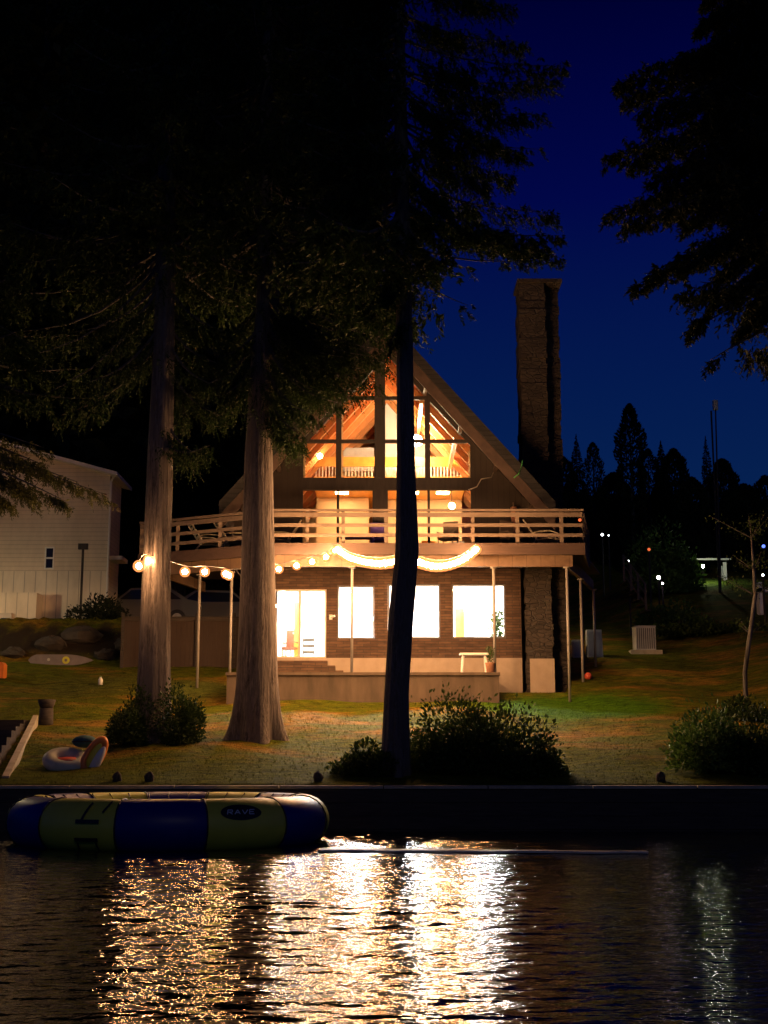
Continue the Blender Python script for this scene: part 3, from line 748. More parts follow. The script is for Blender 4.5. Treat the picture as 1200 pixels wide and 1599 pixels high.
# ground floor: brick front with openings
gx0, gx1 = X(421, YF, 1000), X(815, YF, 1000)
ops = [(X(427, YF, 970), X(510, YF, 970), FLG, Z(920, YF), 'slider'), (X(527, YF, 950), X(585, YF, 950), Z(998, YF), Z(914, YF), 'w'),
       (X(606, YF, 950), X(688, YF, 950), Z(997, YF), Z(912, YF), 'w'), (X(706, YF, 950), X(790, YF, 950), Z(997, YF), Z(912, YF), 'w')]
ztopw = FL1 - .34
m = MB(); cur = gx0
for a, b, z0, z1, k in ops:
    m.box(cur, a, YF, YF + .2, FLG, ztopw); m.box(a, b, YF, YF + .2, z1, ztopw)
    if z0 > FLG + .01: m.box(a, b, YF, YF + .2, FLG, z0)
    cur = b
m.box(cur, gx1, YF, YF + .2, FLG, ztopw)
m.build('brick_wall', M['brick'], house)
m = MB().box(gx0 - .04, gx1 + .0, YF - .04, YF + .22, 2.4, FLG - .003).build('foundation', M['foundation'], house)
for a, b, z0, z1, k in ops:
    f = MB(); w_ = .05
    f.box(a + .002, a + w_, YF + .03, YF + .16, z0 + w_, z1 - w_); f.box(b - w_, b - .002, YF + .03, YF + .16, z0 + w_, z1 - w_)
    f.box(a + .002, b - .002, YF + .03, YF + .16, z0 + .003, z0 + w_); f.box(a + .002, b - .002, YF + .03, YF + .16, z1 - w_, z1 - .003)
    if k == 'slider':
        c = X(468, YF, 970); f.box(c - .04, c + .04, YF + .05, YF + .15, z0 + w_, z1 - w_)
        so = f.build('sliding_door', M['frame_light'], house)
        h = MB().box(c + .06, c + .09, YF + .0, YF + .03, z0 + .95, z0 + 1.15).build('handle', M['black'], so)
    else:
        so = f.build('window', M['frame'], house)
    MB().box(a + w_, b - w_, YF + .09, YF + .10, z0 + w_, z1 - w_).build('pane', M['glass'], so)
# shell of the ground floor and its rooms
m = MB()
m.box(gx0, gx0 + .2, YF + .2, YB_, 2.6, ztopw); m.box(gx1 - .2, gx1, YF + .2, YB_, 2.6, ztopw); m.box(gx0 + .2, gx1 - .2, YB_ - .2, YB_, 2.6, ztopw)
m.build('side_wall', M['siding_dark'], house)
m = MB(); i0, i1 = gx0 + .2, gx1 - .2; yb = 46.5
m.box(i0, i1, yb, yb + .1, FLG, ztopw); m.box(i0, i0 + .05, YF + .2, yb, FLG, ztopw); m.box(i1 - .05, i1, YF + .2, yb, FLG, ztopw)
m.box(i0 + .05, i1 - .05, YF + .2, yb, ztopw - .06, ztopw - .004)
c = X(497, YF + 2, 970); m.box(X(518, YF, 970), X(518, YF, 970) + .12, YF + 1.6, yb, FLG, ztopw - .07)
m.build('interior_wall', M['plaster'], house)
MB().box(i0, i1, YF + .2, yb, FLG - .1, FLG - .01).build('floor', M['floorwood'], house)
# upper floor slab, loft, back wall
m = MB(); m.box(xap - HW + .45, xap + HW - .45, YF + .16, YB_, FL1 - .2, FL1 - .02); m.build('floor', M['floorwood'], house)
m = MB(); m.prism([(xap - HC, FL1), (xap + HC, FL1), (xap + HC, zr(xap + HC, .55)), (xap, zr(xap, .55)), (xap - HC, zr(xap - HC, .55))], YB_ - .15, YB_)
m.build('back_wall', M['cream'], house)
YL = 45.6; lx0, lx1 = xap - 2.55, xap + 2.75
m = MB(); m.box(lx0, lx1, YL, YB_ - .16, FL2 - .28, FL2 - .02); m.build('loft', M['loftwood'], house)
m = MB(); zt0 = Z(729, YL); zt1 = Z(714, YL)
m.box(lx0, lx1, YL - .06, YL + .04, zt0, zt1); m.box(lx0, lx1, YL - .05, YL + .03, FL2, FL2 + .05)
lr_ = m.build('loft_railing', M['loftwood'], house)
m = MB(); x = lx0 + .05
while x < lx1: m.box(x, x + .045, YL - .04, YL + .01, FL2 + .05, zt0); x += .115
m.build('baluster', M['balu'], lr_)
# white chimney breast inside, partitions below the loft
m = MB(); cx0, cx1 = X(601, 47.5, 700), X(669, 47.5, 700)
m.box(cx0, cx1, 47.0, 48.0, FL2, Z(618, 47)); m.build('chimney_breast', M['plaster'], house)
m = MB(); m.box(lx0, lx0 + 1.9, 47.6, 47.7, FL1, FL2 - .29); m.box(lx0 + 2.6, lx1, 48.0, 48.1, FL1, FL2 - .29); m.box(wx1 - .3, wx1 - .2, 44.5, 48, FL1, FL1 + 1.55)
m.build('partition', M['cream'], house)
MB().box(X(535, 46, 720), X(584, 46, 720), 46.9, 47.0, Z(727, 46), Z(690, 46)).build('alcove_panel', M['metal_pale'], house)
# chimney
m = MB(); q0, q1 = X(816, YF, 700), X(857, YF, 700); q2 = X(880, YF + .3, 700); ztc = Z(441, YF)
zz = 2.3
r_ = random.Random(4)
while zz < ztc:                       # courses of rough stone, each a little in or out
    h = r_.uniform(.16, .30); z1 = min(ztc, zz + h); j = lambda: r_.uniform(-.03, .03)
    m.box(q0 + j(), q1 + j(), YF + .0 + j(), YF + 1.2, zz, z1 - .004)
    m.box(q1 + .05 + j() * .3, q2 + j(), YF + .55 + j(), YF + 1.25, zz, z1 - .004)
    zz = z1
m.box(q0 - .06, q2 + .05, YF - .06, YF + 1.3, ztc, ztc + .12)
ch = m.build('chimney', M['stone'], house)
MB().box(q0 + .1, q1 + .02, YF - .10, YF - .045, 2.5, Z(1029, YF)).build('plinth', M['foundation'], ch)
MB().box(gx1 + .01, q0 - .05, YF + .3, YF + .4, 2.5, FL1 - .4).build('corner_board', M['darkwood'], house)

# ------------------------------------------------------------------ balcony deck
YD0 = 38.4
dA = (X(425, YD0, 850), YD0); dB = (X(914, YD0, 850), YD0)
dC = (X(216, 40.6, 850), 40.6); dD = (X(914, YF, 850) + .55, 44.5)
ZD = Z(848, YD0)
deck = empty('balcony_deck', (0, YD0, ZD), 'long upper deck with pale horizontal rails running across the front of the house', 'deck')
dR1 = (X(908, 41.6, 950) + .30, 41.6); dR2 = (X(928, 44.2, 950) + .30, 44.6)
poly = [dA, dB, dR1, dR2, (gx1 + 1.2, 45.5), (gx1 + 1.2, YF - .03), (xap - HW + .1, YF - .03), (xap - HW + .1, 46), (dC[0], 46), dC]
MB().slab(poly, ZD - .06, ZD).build('planking', M['deckwood'], deck)
def seg_box(m, a, b, th, z0, z1, inset=0):
    a = Vector((*a, 0)); b = Vector((*b, 0)); d = (b - a).normalized(); n_ = Vector((-d.y, d.x, 0))
    p = [a + n_ * inset, b + n_ * inset, b + n_ * (inset + th), a + n_ * (inset + th)]
    m.slab([(v.x, v.y) for v in p], z0, z1)
m = MB(); zf = Z(866, YD0)
seg_box(m, dC, dA, .06, zf, ZD - .062, .0); seg_box(m, dA, dB, .06, zf, ZD - .062, .0); seg_box(m, dB, dR1, .06, zf, ZD - .062, .0)
m.build('fascia', M['deckwood'], deck)
m = MB(); zb1 = Z(867, YD0 + .5); zb0 = zb1 - .34
seg_box(m, (dC[0] + .4, 40.9), (dA[0], YD0 + .5), .14, zb0, zb1); seg_box(m, (dA[0] + .01, YD0 + .5), (dB[0] - .3, YD0 + .5), .14, zb0, zb1)
seg_box(m, (X(887, YD0 + .57, 950) + .06, YD0 + .66), (dR1[0] - .24, 41.6), .12, zb0, zb1 - .01); seg_box(m, (dR1[0] - .24, 41.61), (dR2[0] - .24, 44.5), .12, zb0, zb1 - .01); seg_box(m, (dC[0] + 1.4, 45.0), (dC[0] + .6, 41.1), .12, zb0, zb1)
m.build('beam', M['joist'], deck)
m = MB(); x = dC[0] + .6
while x < dB[0] - .1:
    yfr = YD0 + .07 if x > dA[0] else YD0 + .12 + (dA[0] - x) / (dA[0] - dC[0]) * 2.2
    if not (x > dB[0] - .4): m.box(x, x + .06, yfr, YF - .04, zb1 + .004, ZD - .064)
    x += .42
m.build('joist', M['joist'], deck)
# posts
for px, pyb, Y in ((311, 1055, 40.6), (361, 1048, 40.0), (550, 1050, YD0 + .57), (772, 1050, YD0 + .57), (887, 1090, YD0 + .57), (908, 1064, 41.6), (928, 1045, 44.2)):
    x = X(px, Y, 950); m = MB(); zg = Z(pyb, Y) if pyb == 1050 else g(x, Y) - .03
    m.tube([(x, Y, zg), (x, Y, zb0 - .03)], .043, 10); m.box(x - .1, x + .1, Y - .1, Y + .1, zb0 - .03, zb0 - .004)
    m.build('post', M['post'], deck, True)
# railing
ZR = ZD + (P(600, 796, YD0).z - P(600, 848, YD0).z)
rails = [(0.97, 1.03, .12, -.03), (.80, .93, .04, .01), (.50, .60, .035, .01), (.20, .30, .035, .01)]
H = ZR - ZD
def railing(a, b, px_posts):
    m = MB()
    for z0, z1, th, ins in rails: seg_box(m, a, b, th, ZD + z0 * H, ZD + z1 * H, ins + .05)
    m.build('rail', M['railwood'], deck)
    m = MB()
    for t in px_posts:
        x = a[0] + (b[0] - a[0]) * t; y = a[1] + (b[1] - a[1]) * t
        m = MB(); m.box(x - .05, x + .05, y + .10, y + .19, ZD - .25, ZD + .965 * H); m.build('baluster_post', M['railwood'], deck)
railing(dC, dA, (.02, .30, .62, .93))
def fx(p): return (X(p, YD0, 820) - dA[0]) / (dB[0] - dA[0])
railing(dA, dB, [fx(p) for p in (480, 536, 603, 650, 739, 809, 878)])
railing(dB, dR1, (.97,))

# ------------------------------------------------------------------ patio
pz = Z(1050, YD0)
p0, p1 = X(354, YD0, 1070), X(780, YD0, 1070)
pat = empty('patio', (0, YD0, 2.5), None, None); pat['kind'] = 'structure'
m = MB().box(p0, p1, YD0 + .02, YF - .05, 2.2, pz - .09); m.build('retaining_face', M['concrete'], pat)
MB().box(p0 - .03, p1 + .03, YD0 - .04, YF - .05, pz - .085, pz).build('paving_slab', M['concrete'], pat)
st = empty('brick_steps', (X(470, YF, 1030), YF - .6, pz), 'three low brick steps below the lit sliding door', 'steps')
for k in range(3):
    a0 = X(424, YF, 1030); a1 = X(512 + (2 - k) * 13, YF, 1030)
    MB().box(a0, a1, YF - .06 - .32 * (3 - k), YF - .052 - .32 * (2 - k), pz + .002, pz + .17 * (k + 1)).build('step', M['brick'], st)


# ------------------------------------------------------------------ lights in and on the house
def ceiling_light(x, y, z, w, d, mat, label, group):
    t = empty('ceiling_light', (x, y, z), label, 'ceiling light', group)
    MB().box(x - w / 2, x + w / 2, y - d / 2, y + d / 2, z - .03, z).build('frame', M['white'], t)
    MB().add([(x - w / 2 + .03, y - d / 2 + .03, z - .034), (x + w / 2 - .03, y - d / 2 + .03, z - .034), (x + w / 2 - .03, y + d / 2 - .03, z - .034), (x - w / 2 + .03, y + d / 2 - .03, z - .034)], [(3, 2, 1, 0)]).build('diffuser', mat, t)


for px, nm in ((462, 'square ceiling light in the room behind the sliding door'), (556, 'square ceiling light behind the narrow ground-floor window'), (647, 'square ceiling light behind the middle ground-floor window'), (748, 'square ceiling light behind the right ground-floor window')):
    ceiling_light(X(px, 43.4, 930), 43.4, ztopw - .07, 1.1, 1.1, M['panel'], nm, 'ceiling lights of the ground floor')
for xx, nm in ((-1.6, 'warm light under the loft at the left'), (.9, 'warm light under the loft near the right doors'), (2.0, 'warm light under the loft at the far right')):
    ceiling_light(xap + xx, 46.6, FL2 - .285, .5, .5, M['upanel'], nm, 'warm lights under the loft')


def pendant(name, px, py, Y, r, mat, label, ztop):
    p = P(px, py, Y); t = empty(name, p, label, 'lamp')
    MB().ball(p, r, 16, 10).build('globe', mat, t, True)
    MB().tube([p + Vector((0, 0, r * .9)), (p.x, p.y, ztop)], .012, 6).build('cord', M['black'], t)


pendant('pendant_lamp', 651, 688, 44.2, .19, M['pend'], 'glaring globe lamp hanging in the middle of the gable window', zr(X(651, 44.2, 700), .52))
pendant('pendant_lamp', 500, 712, 44.0, .09, M['upanel'], 'small warm globe lamp hanging in the left bay of the gable window', zr(X(500, 44.0, 700), .52))
pendant('pendant_lamp', 706, 790, 45.0, .11, M['pend'], 'small globe lamp low behind the right deck doors', FL2 - .28)


def string_lights(pts, nb, label, r=.075, pw=1, first=0.0, tilt=None):
    """pts: control points; bulbs evenly along"""
    P_ = [Vector(p) for p in pts]
    t = empty('string_lights', P_[0], label, 'string lights', 'warm string lights under the deck')
    def at(s):
        s = max(0, min(.9999, s)) * (len(P_) - 1); k = int(s); f = s - k
        a, b, c, d = P_[max(k - 1, 0)], P_[k], P_[k + 1], P_[min(k + 2, len(P_) - 1)]
        return .5 * ((2 * b) + (c - a) * f + (2 * a - 5 * b + 4 * c - d) * f * f + (3 * b - a - 3 * c + d) * f ** 3)
    MB().tube([at(i / 60) + Vector((0, 0, .16)) for i in range(61)], .012, 5).build('cable', M['black'], t)
    for i in range(nb):
        p = at(first + (1 - first) * i / max(1, nb - 1))
        b = MB().ball(p, r, 14, 10).build('bulb_glow', M['bulb_halo'], t, True)  # outer shell carries the painted halo, the inner ball is the lamp
        MB().ball(p, r * .50, 10, 8).build('lamp_ball', M['bulb_glow'], b, True)
        MB().tube([p + Vector((0, 0, r * .85)), p + Vector((0, 0, .15))], .022, 6).build('socket', M['black'], b)


def pv(px, py, Y): return P(px, py, Y)
string_lights([pv(217, 884, 30.7), pv(232, 876, 31.3), pv(289, 893, 34.5), pv(320, 893, 35.6), pv(353, 896, 36.2)], 5, 'left run of round warm bulbs crossing in front of the left cedar', .14)
string_lights([pv(353, 899, 36.4), pv(400, 894, 37.2), pv(445, 887, 37.8), pv(476, 880, 38.0), pv(505, 872, 38.1), pv(524, 860, 38.15)], 7, 'run of spaced warm bulbs passing behind the thick cedar along the deck edge', .14, 1, .03)
string_lights([pv(527, 858, 37.6), pv(545, 870, 36.2), pv(568, 877, 34.6), pv(595, 880, 32.8), pv(622, 876, 31.4)], 17, 'crowded glowing swag of bulbs left of the slim shore tree', .15)
string_lights([pv(655, 878, 31.4), pv(678, 884, 33.0), pv(702, 882, 34.8), pv(725, 873, 36.4), pv(744, 858, 37.8)], 15, 'crowded glowing swag of bulbs right of the slim shore tree', .15)

# ------------------------------------------------------------------ furniture seen through the glass and on the deck
def table(name, cx, cy, z, w, d, h, mat, label, cat='table', legs=4, splay=.0):
    t = empty(name, (cx, cy, z), label, cat)
    MB().box(cx - w / 2, cx + w / 2, cy - d / 2, cy + d / 2, z + h - .06, z + h).build('table_top', mat, t)
    for sx in (-1, 1):
        for sy in (-1, 1):
            x, y = cx + sx * (w / 2 - .1), cy + sy * (d / 2 - .08)
            m = MB(); m.tube([(x + sx * splay, y, z), (x, y, z + h - .06)], .038, 8); m.build('leg', mat, t)
    return t


table('patio_bench', X(741, YD0 + .6, 1040), YD0 + .7, pz, .84, .42, .60, M['white'], 'white splay-legged bench on the patio below the right window', 'bench', splay=.04)
# flower pot
x, y = X(766, YD0 + .4, 1040), YD0 + .45
t = empty('flower_pot', (x, y, pz), 'terracotta pot with a thin plant beside the white bench', 'plant pot')
MB().tube([(x, y, pz), (x, y, pz + .28), (x, y, pz + .30)], [.10, .14, .16], 14).build('pot', M['terracotta'], t, True)
c = np.stack([rng.normal(x, .05, 120), rng.normal(y, .05, 120), rng.uniform(pz + .28, pz + .75, 120)], 1)
leaf_obj('plant', [leaf_arrays(c, unit(rng.normal(0, 1, (120, 3)) + [0, 0, 1]), np.full(120, .1), np.full(120, .03))], M['shrub'], t)


def chair(name, x, y, z, rz, mat, label, cat='chair', group=None, s=1.0):
    t = empty(name, (x, y, z), label, cat, group); ca, sa = math.cos(rz), math.sin(rz)
    def W(a, b, c): return (x + (a * ca - b * sa) * s, y + (a * sa + b * ca) * s, z + c * s)
    def rb(c, size, rx=0): return MB().rbox(W(*c), tuple(q * s for q in size), rz, rx)
    rb((0, 0, .43), (.5, .5, .06)).build('seat', mat, t); rb((0, .26, .72), (.48, .05, .58)).build('backrest', mat, t)
    for sx in (-1, 1):
        rb((sx * .26, .02, .62), (.05, .48, .04)).build('armrest', mat, t)
        for sy in (-1, 1):
            MB().tube([W(sx * .23, sy * .22, 0), W(sx * .23, sy * .22, .62 if sy < 0 else .42)], .022 * s, 6).build('leg', mat, t)
    return t


def lounger(x, y, z, rz, label):
    t = empty('deck_lounger', (x, y, z), label, 'lounger', 'reclining loungers on the deck'); ca, sa = math.cos(rz), math.sin(rz)
    def W(a, b, c): return (x + a * ca - b * sa, y + a * sa + b * ca, z + c)
    prof = [(-.62, .30), (-.15, .38), (.2, .34), (.62, .98)]
    m = MB()
    for i in range(3):
        n = 7
        for k in range(n):
            f0 = k / n; f1 = (k + .62) / n
            a0 = prof[i][0] + (prof[i + 1][0] - prof[i][0]) * f0; c0 = prof[i][1] + (prof[i + 1][1] - prof[i][1]) * f0
            a1 = prof[i][0] + (prof[i + 1][0] - prof[i][0]) * f1; c1 = prof[i][1] + (prof[i + 1][1] - prof[i][1]) * f1
            m.add([W(a0, -.27, c0), W(a0, .27, c0), W(a1, .27, c1), W(a1, -.27, c1)], [(0, 1, 2, 3)])
    m.build('webbing', M['weave'], t)
    for sy in (-.29, .29):
        m = MB(); m.tube([W(a, sy, c) for a, c in prof], .024, 8)
        m.build('side_rail', M['weave'], t)
        m = MB(); m.tube([W(-.45, sy, .36), W(-.42, sy, .52), W(-.2, sy, .60), W(.1, sy, .60), W(.35, sy, .55)], .02, 8); m.build('armrest', M['weave'], t)
        for a, b in ((-.5, -.35), (.5, .2)):
            MB().tube([W(a, sy, 0), W(b, sy, .40)], .02, 6).build('leg', M['weave'], t)


lounger(X(325, 40.6, 840), 40.75, ZD, math.pi + .3, 'slatted lounger left of the post gap, leftmost of the loungers on the deck')
lounger(X(365, 40.2, 840), 40.45, ZD, math.pi + .2, 'slatted lounger directly left of the thick cedar trunk')
lounger(X(438, 40.2, 840), 40.3, ZD, .1, 'slatted lounger just right of the thick cedar trunk')
lounger(X(852, 40.0, 840), 40.1, ZD, 2.9, 'slatted lounger at the right end of the deck')
chair('deck_chair', X(800, 40, 840), 40.2, ZD, .5, M['railwood'], 'wooden armchair on the deck right of the lit doors', group='armchairs on the deck')
chair('deck_chair', X(700, 40.2, 840), 40.3, ZD, -.4, M['railwood'], 'wooden armchair on the deck in front of the lit right doors', group='armchairs on the deck')
table('deck_table', X(560, 40.2, 840), 40.2, ZD, 1.1, .6, .5, M['purple'], 'low table covered in a purple cloth on the deck before the left doors')
chair('deck_chair', X(592, 40.2, 840), 40.5, ZD, .1, M['purple'], 'chair with a purple towel before the wide central post', group='armchairs on the deck')
table('dining_table', X(690, 45, 830), 45.2, FL1, 1.6, .9, .76, M['loftwood'], 'wooden dining table behind the right deck doors')
chair('dining_chair', X(672, 44, 830), 44.0, FL1, .2, M['loftwood'], 'wooden chair at the near left of the dining table', group='chairs at the dining table')
chair('dining_chair', X(712, 44, 830), 44.1, FL1, -.3, M['white'], 'pale chair at the near right of the dining table', group='chairs at the dining table')
# kitchen unit and picture on upper floor
t = empty('kitchen_island', (X(555, 45, 840), 45, FL1), 'orange wooden kitchen island behind the left deck doors', 'kitchen island'); x = X(555, 45, 840)
MB().box(x - .8, x + .9, 44.8, 45.4, FL1, FL1 + .9).build('cabinet', M['rafter'], t); MB().box(x - .85, x + .95, 44.75, 45.45, FL1 + .9, FL1 + .95).build('worktop', M['cream'], t)
# ground floor furniture
chair('leather_armchair', X(450, 43, 1010), 43.2, FLG, -.5, M['brown'], 'brown armchair inside the sliding door at the left', 'armchair', s=1.05)
t = empty('shelf_rack', (X(481, 43, 1010), 43.3, FLG), 'low grey shelf rack inside the right leaf of the sliding door', 'shelf'); x = X(481, 43, 1010)
for k in range(4): MB().box(x - .16, x + .18, 43.1, 43.4, FLG + .10 + k * .2, FLG + .18 + k * .2).build('shelf', M['grey'], t)
for s in (-1, 1): MB().box(x + .01 + s * .18 - .015, x + .01 + s * .18 + .015, 43.12, 43.4, FLG, FLG + .80).build('side_panel', M['grey'], t)
t = empty('open_door', (X(462, 43.4, 980), 43.4, FLG), 'amber wooden door standing open inside the sliding door', 'door'); x = X(463, 43.5, 980)
MB().box(x - .05, x + .09, 43.2, 44.0, FLG, FLG + 1.95).build('door_leaf', M['loftwood'], t); MB().ball((x - .08, 43.3, FLG + .95), .03).build('handle', M['metal'], t)
x0, x1, x2 = X(711, 43.6, 970), X(725, 43.6, 970), X(740, 43.6, 970)
t = empty('cupboard', (x1, 43.6, FLG), 'grey cupboard with an amber side seen through the right window', 'cupboard')
MB().box(x1, x2, 43.4, 44, FLG, Z(951, 43.6)).build('door', M['metal'], t); MB().box(x0, x1 - .003, 43.5, 44.1, FLG, Z(951, 43.6)).build('side', M['loftwood'], t)
shrub('house_plant', 776, 990, YF + .8, .01, .01, .01, 4, .1, 'shrub', 'x') if False else None
x, y = X(777, YF + .7, 980), YF + .7; zs = Z(994, YF + .7)
t = empty('potted_plant', (x, y, FLG), 'bushy potted plant inside the right end of the right window', 'plant')
MB().tube([(x, y, FLG), (x, y, FLG + .5), (x, y, FLG + .55)], [.12, .15, .17], 12).build('pot', M['grey'], t)
c = np.stack([rng.normal(x, .12, 300), rng.normal(y, .08, 300), rng.uniform(FLG + .5, zs + .75, 300)], 1)
leaf_obj('leaves', [leaf_arrays(c, unit(rng.normal(0, 1, (300, 3)) + [0, 0, 1]), np.full(300, .16), np.full(300, .06))], M['shrub'], t)
# wall lamp and outlet box by the door
x = X(517, YF, 965); t = empty('wall_lantern', (x, YF - .01, Z(966, YF)), 'small pale wall fitting on the brick between the sliding door and the narrow window', 'wall light')
zq = Z(964, YF); MB().box(x - .05, x + .05, YF - .05, YF - .004, zq - .08, zq + .08).build('back_plate', M['metal_pale'], t); MB().tube([(x, YF - .03, zq), (x + .12, YF - .10, zq + .03)], .035, 8).build('nozzle', M['white'], t)
# hose, hooks and cord on the gable siding
m = MB(); m.tube([pt(772, 735, YF - .04), pt(768, 745, YF - .05), pt(752, 748, YF - .05), pt(745, 760, YF - .05), pt(732, 765, YF - .05)], .018, 6)
t = m.build('extension_cord', M['cord'], None, True); tag(t, 'pale cord looping across the dark siding right of the gable window', 'cord')
m = MB(); m.tube([pt(817, 718, YG - .05), pt(815, 728, YG - .06), pt(810, 740, YG - .05), pt(803, 746, YG - .05)], .022, 6)
t = m.build('garden_hose', M['green'], None, True); tag(t, 'short green hose hooked over the right bargeboard', 'hose')
t = empty('deck_umbrella', (X(805, YF - .35, 780), YF - .35, ZD), 'folded brown umbrella leaning against the dark siding at the right', 'umbrella'); x = X(805, YF - .3, 780)
m = MB(); m.tube([(x + .04, YF - .35, ZD + .35), (x, YF - .3, ZD + .9), (x - .05, YF - .25, ZD + 1.55)], [.05, .13, .10], 10); m.build('canopy', M['terracotta'], t, True)
MB().tube([(x + .05, YF - .36, ZD), (x + .04, YF - .35, ZD + .4)], .02, 6).build('pole', M['railwood'], t); MB().tube([(x - .05, YF - .25, ZD + 1.55), (x - .06, YF - .24, ZD + 1.7)], .02, 6).build('tip', M['railwood'], t)

# ------------------------------------------------------------------ neighbour's house
YN = 48.5
nb = empty('neighbour_house', (X(80, YN, 1000), YN, 5.3), 'beige two-storey house with lap siding and a single small window at the left edge', 'house')
nx1 = X(168, YN, 850); nx0 = X(-260, YN, 850); zN0 = 5.0; zt = Z(742, YN); zt2 = Z(640, YN)
zmid = Z(892, YN)
wxa, wxb, wza, wzb = X(70, YN, 870), X(85, YN, 870), Z(889, YN), Z(854, YN)
slope = (Z(716, YN) - zt) / (nx1 - X(75, YN, 716))
def zn(x): return zt + (nx1 - x) * slope
m = MB()
m.prism([(nx0, zmid), (wxa, zmid), (wxa, zn(wxa)), (nx0, zn(nx0))], YN, YN + .2)
m.prism([(wxa, wzb), (wxb, wzb), (wxb, zn(wxb)), (wxa, zn(wxa))], YN, YN + .2); m.box(wxa, wxb, YN, YN + .2, zmid, wza)
m.prism([(wxb, zmid), (nx1, zmid), (nx1, zt), (wxb, zn(wxb))], YN, YN + .2)
m.box(nx1 - .2, nx1, YN + .2, YN + 2.2, zN0, zt)
m.build('wall', M['neigh'], nb)
m = MB(); m.box(nx0, nx1 + .01, YN - .02, YN + .19, zN0 - .6, zmid - .002); m.box(nx0, X(66, YN, 960), YN - .9, YN - .022, zN0 - .8, Z(930, YN))
m.build('lower_wall', M['neigh_low'], nb)
m = MB(); m.prism([(nx0, zn(nx0)), (nx1 + .35, zn(nx1 + .35)), (nx1 + .35, zn(nx1 + .35) + .13), (nx0, zn(nx0) + .13)], YN - .45, YN + 2.5)
m.build('roof', M['white'], nb)
m = MB(); m.tube([(nx1 + .06, YN - .06, zN0), (nx1 + .06, YN - .06, zt - .25), (nx1 + .25, YN - .3, zt - .02)], .045, 8); m.build('downspout', M['white'], nb)
m = MB(); t_ = .05
for a, b, c_, d_ in ((wxa, wxb, wza, wza + t_), (wxa, wxb, wzb - t_, wzb), (wxa, wxa + t_, wza + t_, wzb - t_), (wxb - t_, wxb, wza + t_, wzb - t_), (wxa + t_, wxb - t_, (wza + wzb) / 2 - .03, (wza + wzb) / 2 + .03)):
    m.box(a, b, YN - .03, YN + .08, c_, d_)
wn = m.build('window', M['white'], nb); MB().box(wxa + t_, wxb - t_, YN + .02, YN + .03, wza + t_, wzb - t_).build('pane', M['tint'], wn)
MB().box(nx1 + .015, nx1 + .5, YN + .3, YN + 1.4, Z(872, YN), Z(866, YN)).build('porch_roof', M['white'], nb)
x = X(8, YN - 1, 975); t = empty('meter_box', (x, YN - .9, Z(1000, YN)), 'pale electric meter box with a dark window on the lower wall of the beige house', 'meter box')
MB().box(x - .22, x + .22, YN - 1.06, YN - .905, Z(992, YN), Z(962, YN)).build('case', M['frame_light'], t); MB().box(x - .14, x + .12, YN - 1.075, YN - 1.063, Z(984, YN), Z(970, YN)).build('glass', M['tint'], t)
# clothes post and small post
x = X(128, 46.9, 900); zb_ = g(x, 46.9); t = empty('clothes_post', (x, 46.9, zb_), 'T-shaped post in front of the beige house wall', 'post')
MB().tube([(x, 46.9, zb_ - .1), (x, 46.9, Z(852, 46.9))], .045, 8).build('pole', M['darkwood'], t); MB().box(x - .17, x + .17, 46.84, 46.96, Z(858, 46.9), Z(849, 46.9)).build('crossbar', M['darkwood'], t)
x = X(105, 46.9, 970); zb_ = g(x, 46.9); t = empty('fence_post', (x, 46.9, zb_), 'short dark post at the foot of the beige wall', 'post')
MB().tube([(x, 46.9, zb_ - .1), (x, 46.9, Z(955, 46.9))], .035, 8).build('pole', M['darkwood'], t); MB().ball((x, 46.9, Z(954, 46.9)), .055).build('cap', M['darkwood'], t)
# fence under and beside the deck
YFc = 44.2; f0, f1 = X(192, YFc, 1000), X(424, YFc, 1000)
fc = empty('wooden_fence', (f0, YFc, g(f0, YFc)), 'dark brown board fence under the left end of the deck', 'fence')
m = MB(); m.box(f0, f1, YFc, YFc + .04, 3.2, Z(966, YFc)); m.build('board_panel', M['fence'], fc)
m = MB(); m.box(f0, f1, YFc - .05, YFc - .004, Z(970, YFc), Z(963, YFc)); m.build('top_rail', M['timber'], fc)
for k in range(5):
    x = f0 + (f1 - f0) * k / 4; MB().box(x - .05, x + .05, YFc - .11, YFc - .055, 3.2, Z(958, YFc)).build('post', M['timber'], fc)


def car(px, Y, z, mat, label, sgn=1):
    x = X(px, Y, 940); t = empty('parked_car', (x, Y, z), label, 'car', 'cars parked behind the fence')
    prof = [(-2.1, .35), (-2.15, .75), (-1.9, .95), (-1.0, 1.02), (-.45, 1.48), (1.0, 1.52), (1.75, 1.05), (2.1, .98), (2.15, .4)]
    MB().prism([(x + a * sgn, z + b) for a, b in prof], Y, Y + 1.7).build('body', mat, t)
    gl = [(-.85, 1.05), (-.42, 1.40), (.95, 1.44), (1.5, 1.05)]
    MB().prism([(x + a * sgn, z + b) for a, b in gl], Y - .008, Y + 1.708).build('window', M['tint'], t)
    for a in (-1.35, 1.35):
        for yy in (Y - .04, Y + 1.54):
            wh = MB().tube([(x + a, yy, z + .33), (x + a, yy + .2, z + .33)], .33, 20).build('wheel', M['black'], t)
            MB().tube([(x + a, yy - .01, z + .33), (x + a, yy - .004, z + .33)], .19, 14).build('rim', M['metal'], wh)


car(222, 50.5, g(X(222, 50.5), 50.5), M['carpaint'], 'silver car nosing out behind the left cedar trunk')
car(345, 51.6, g(X(345, 51.6), 51.6), M['carpaint'], 'silver car seen between the deck posts and the thick cedar', -1)

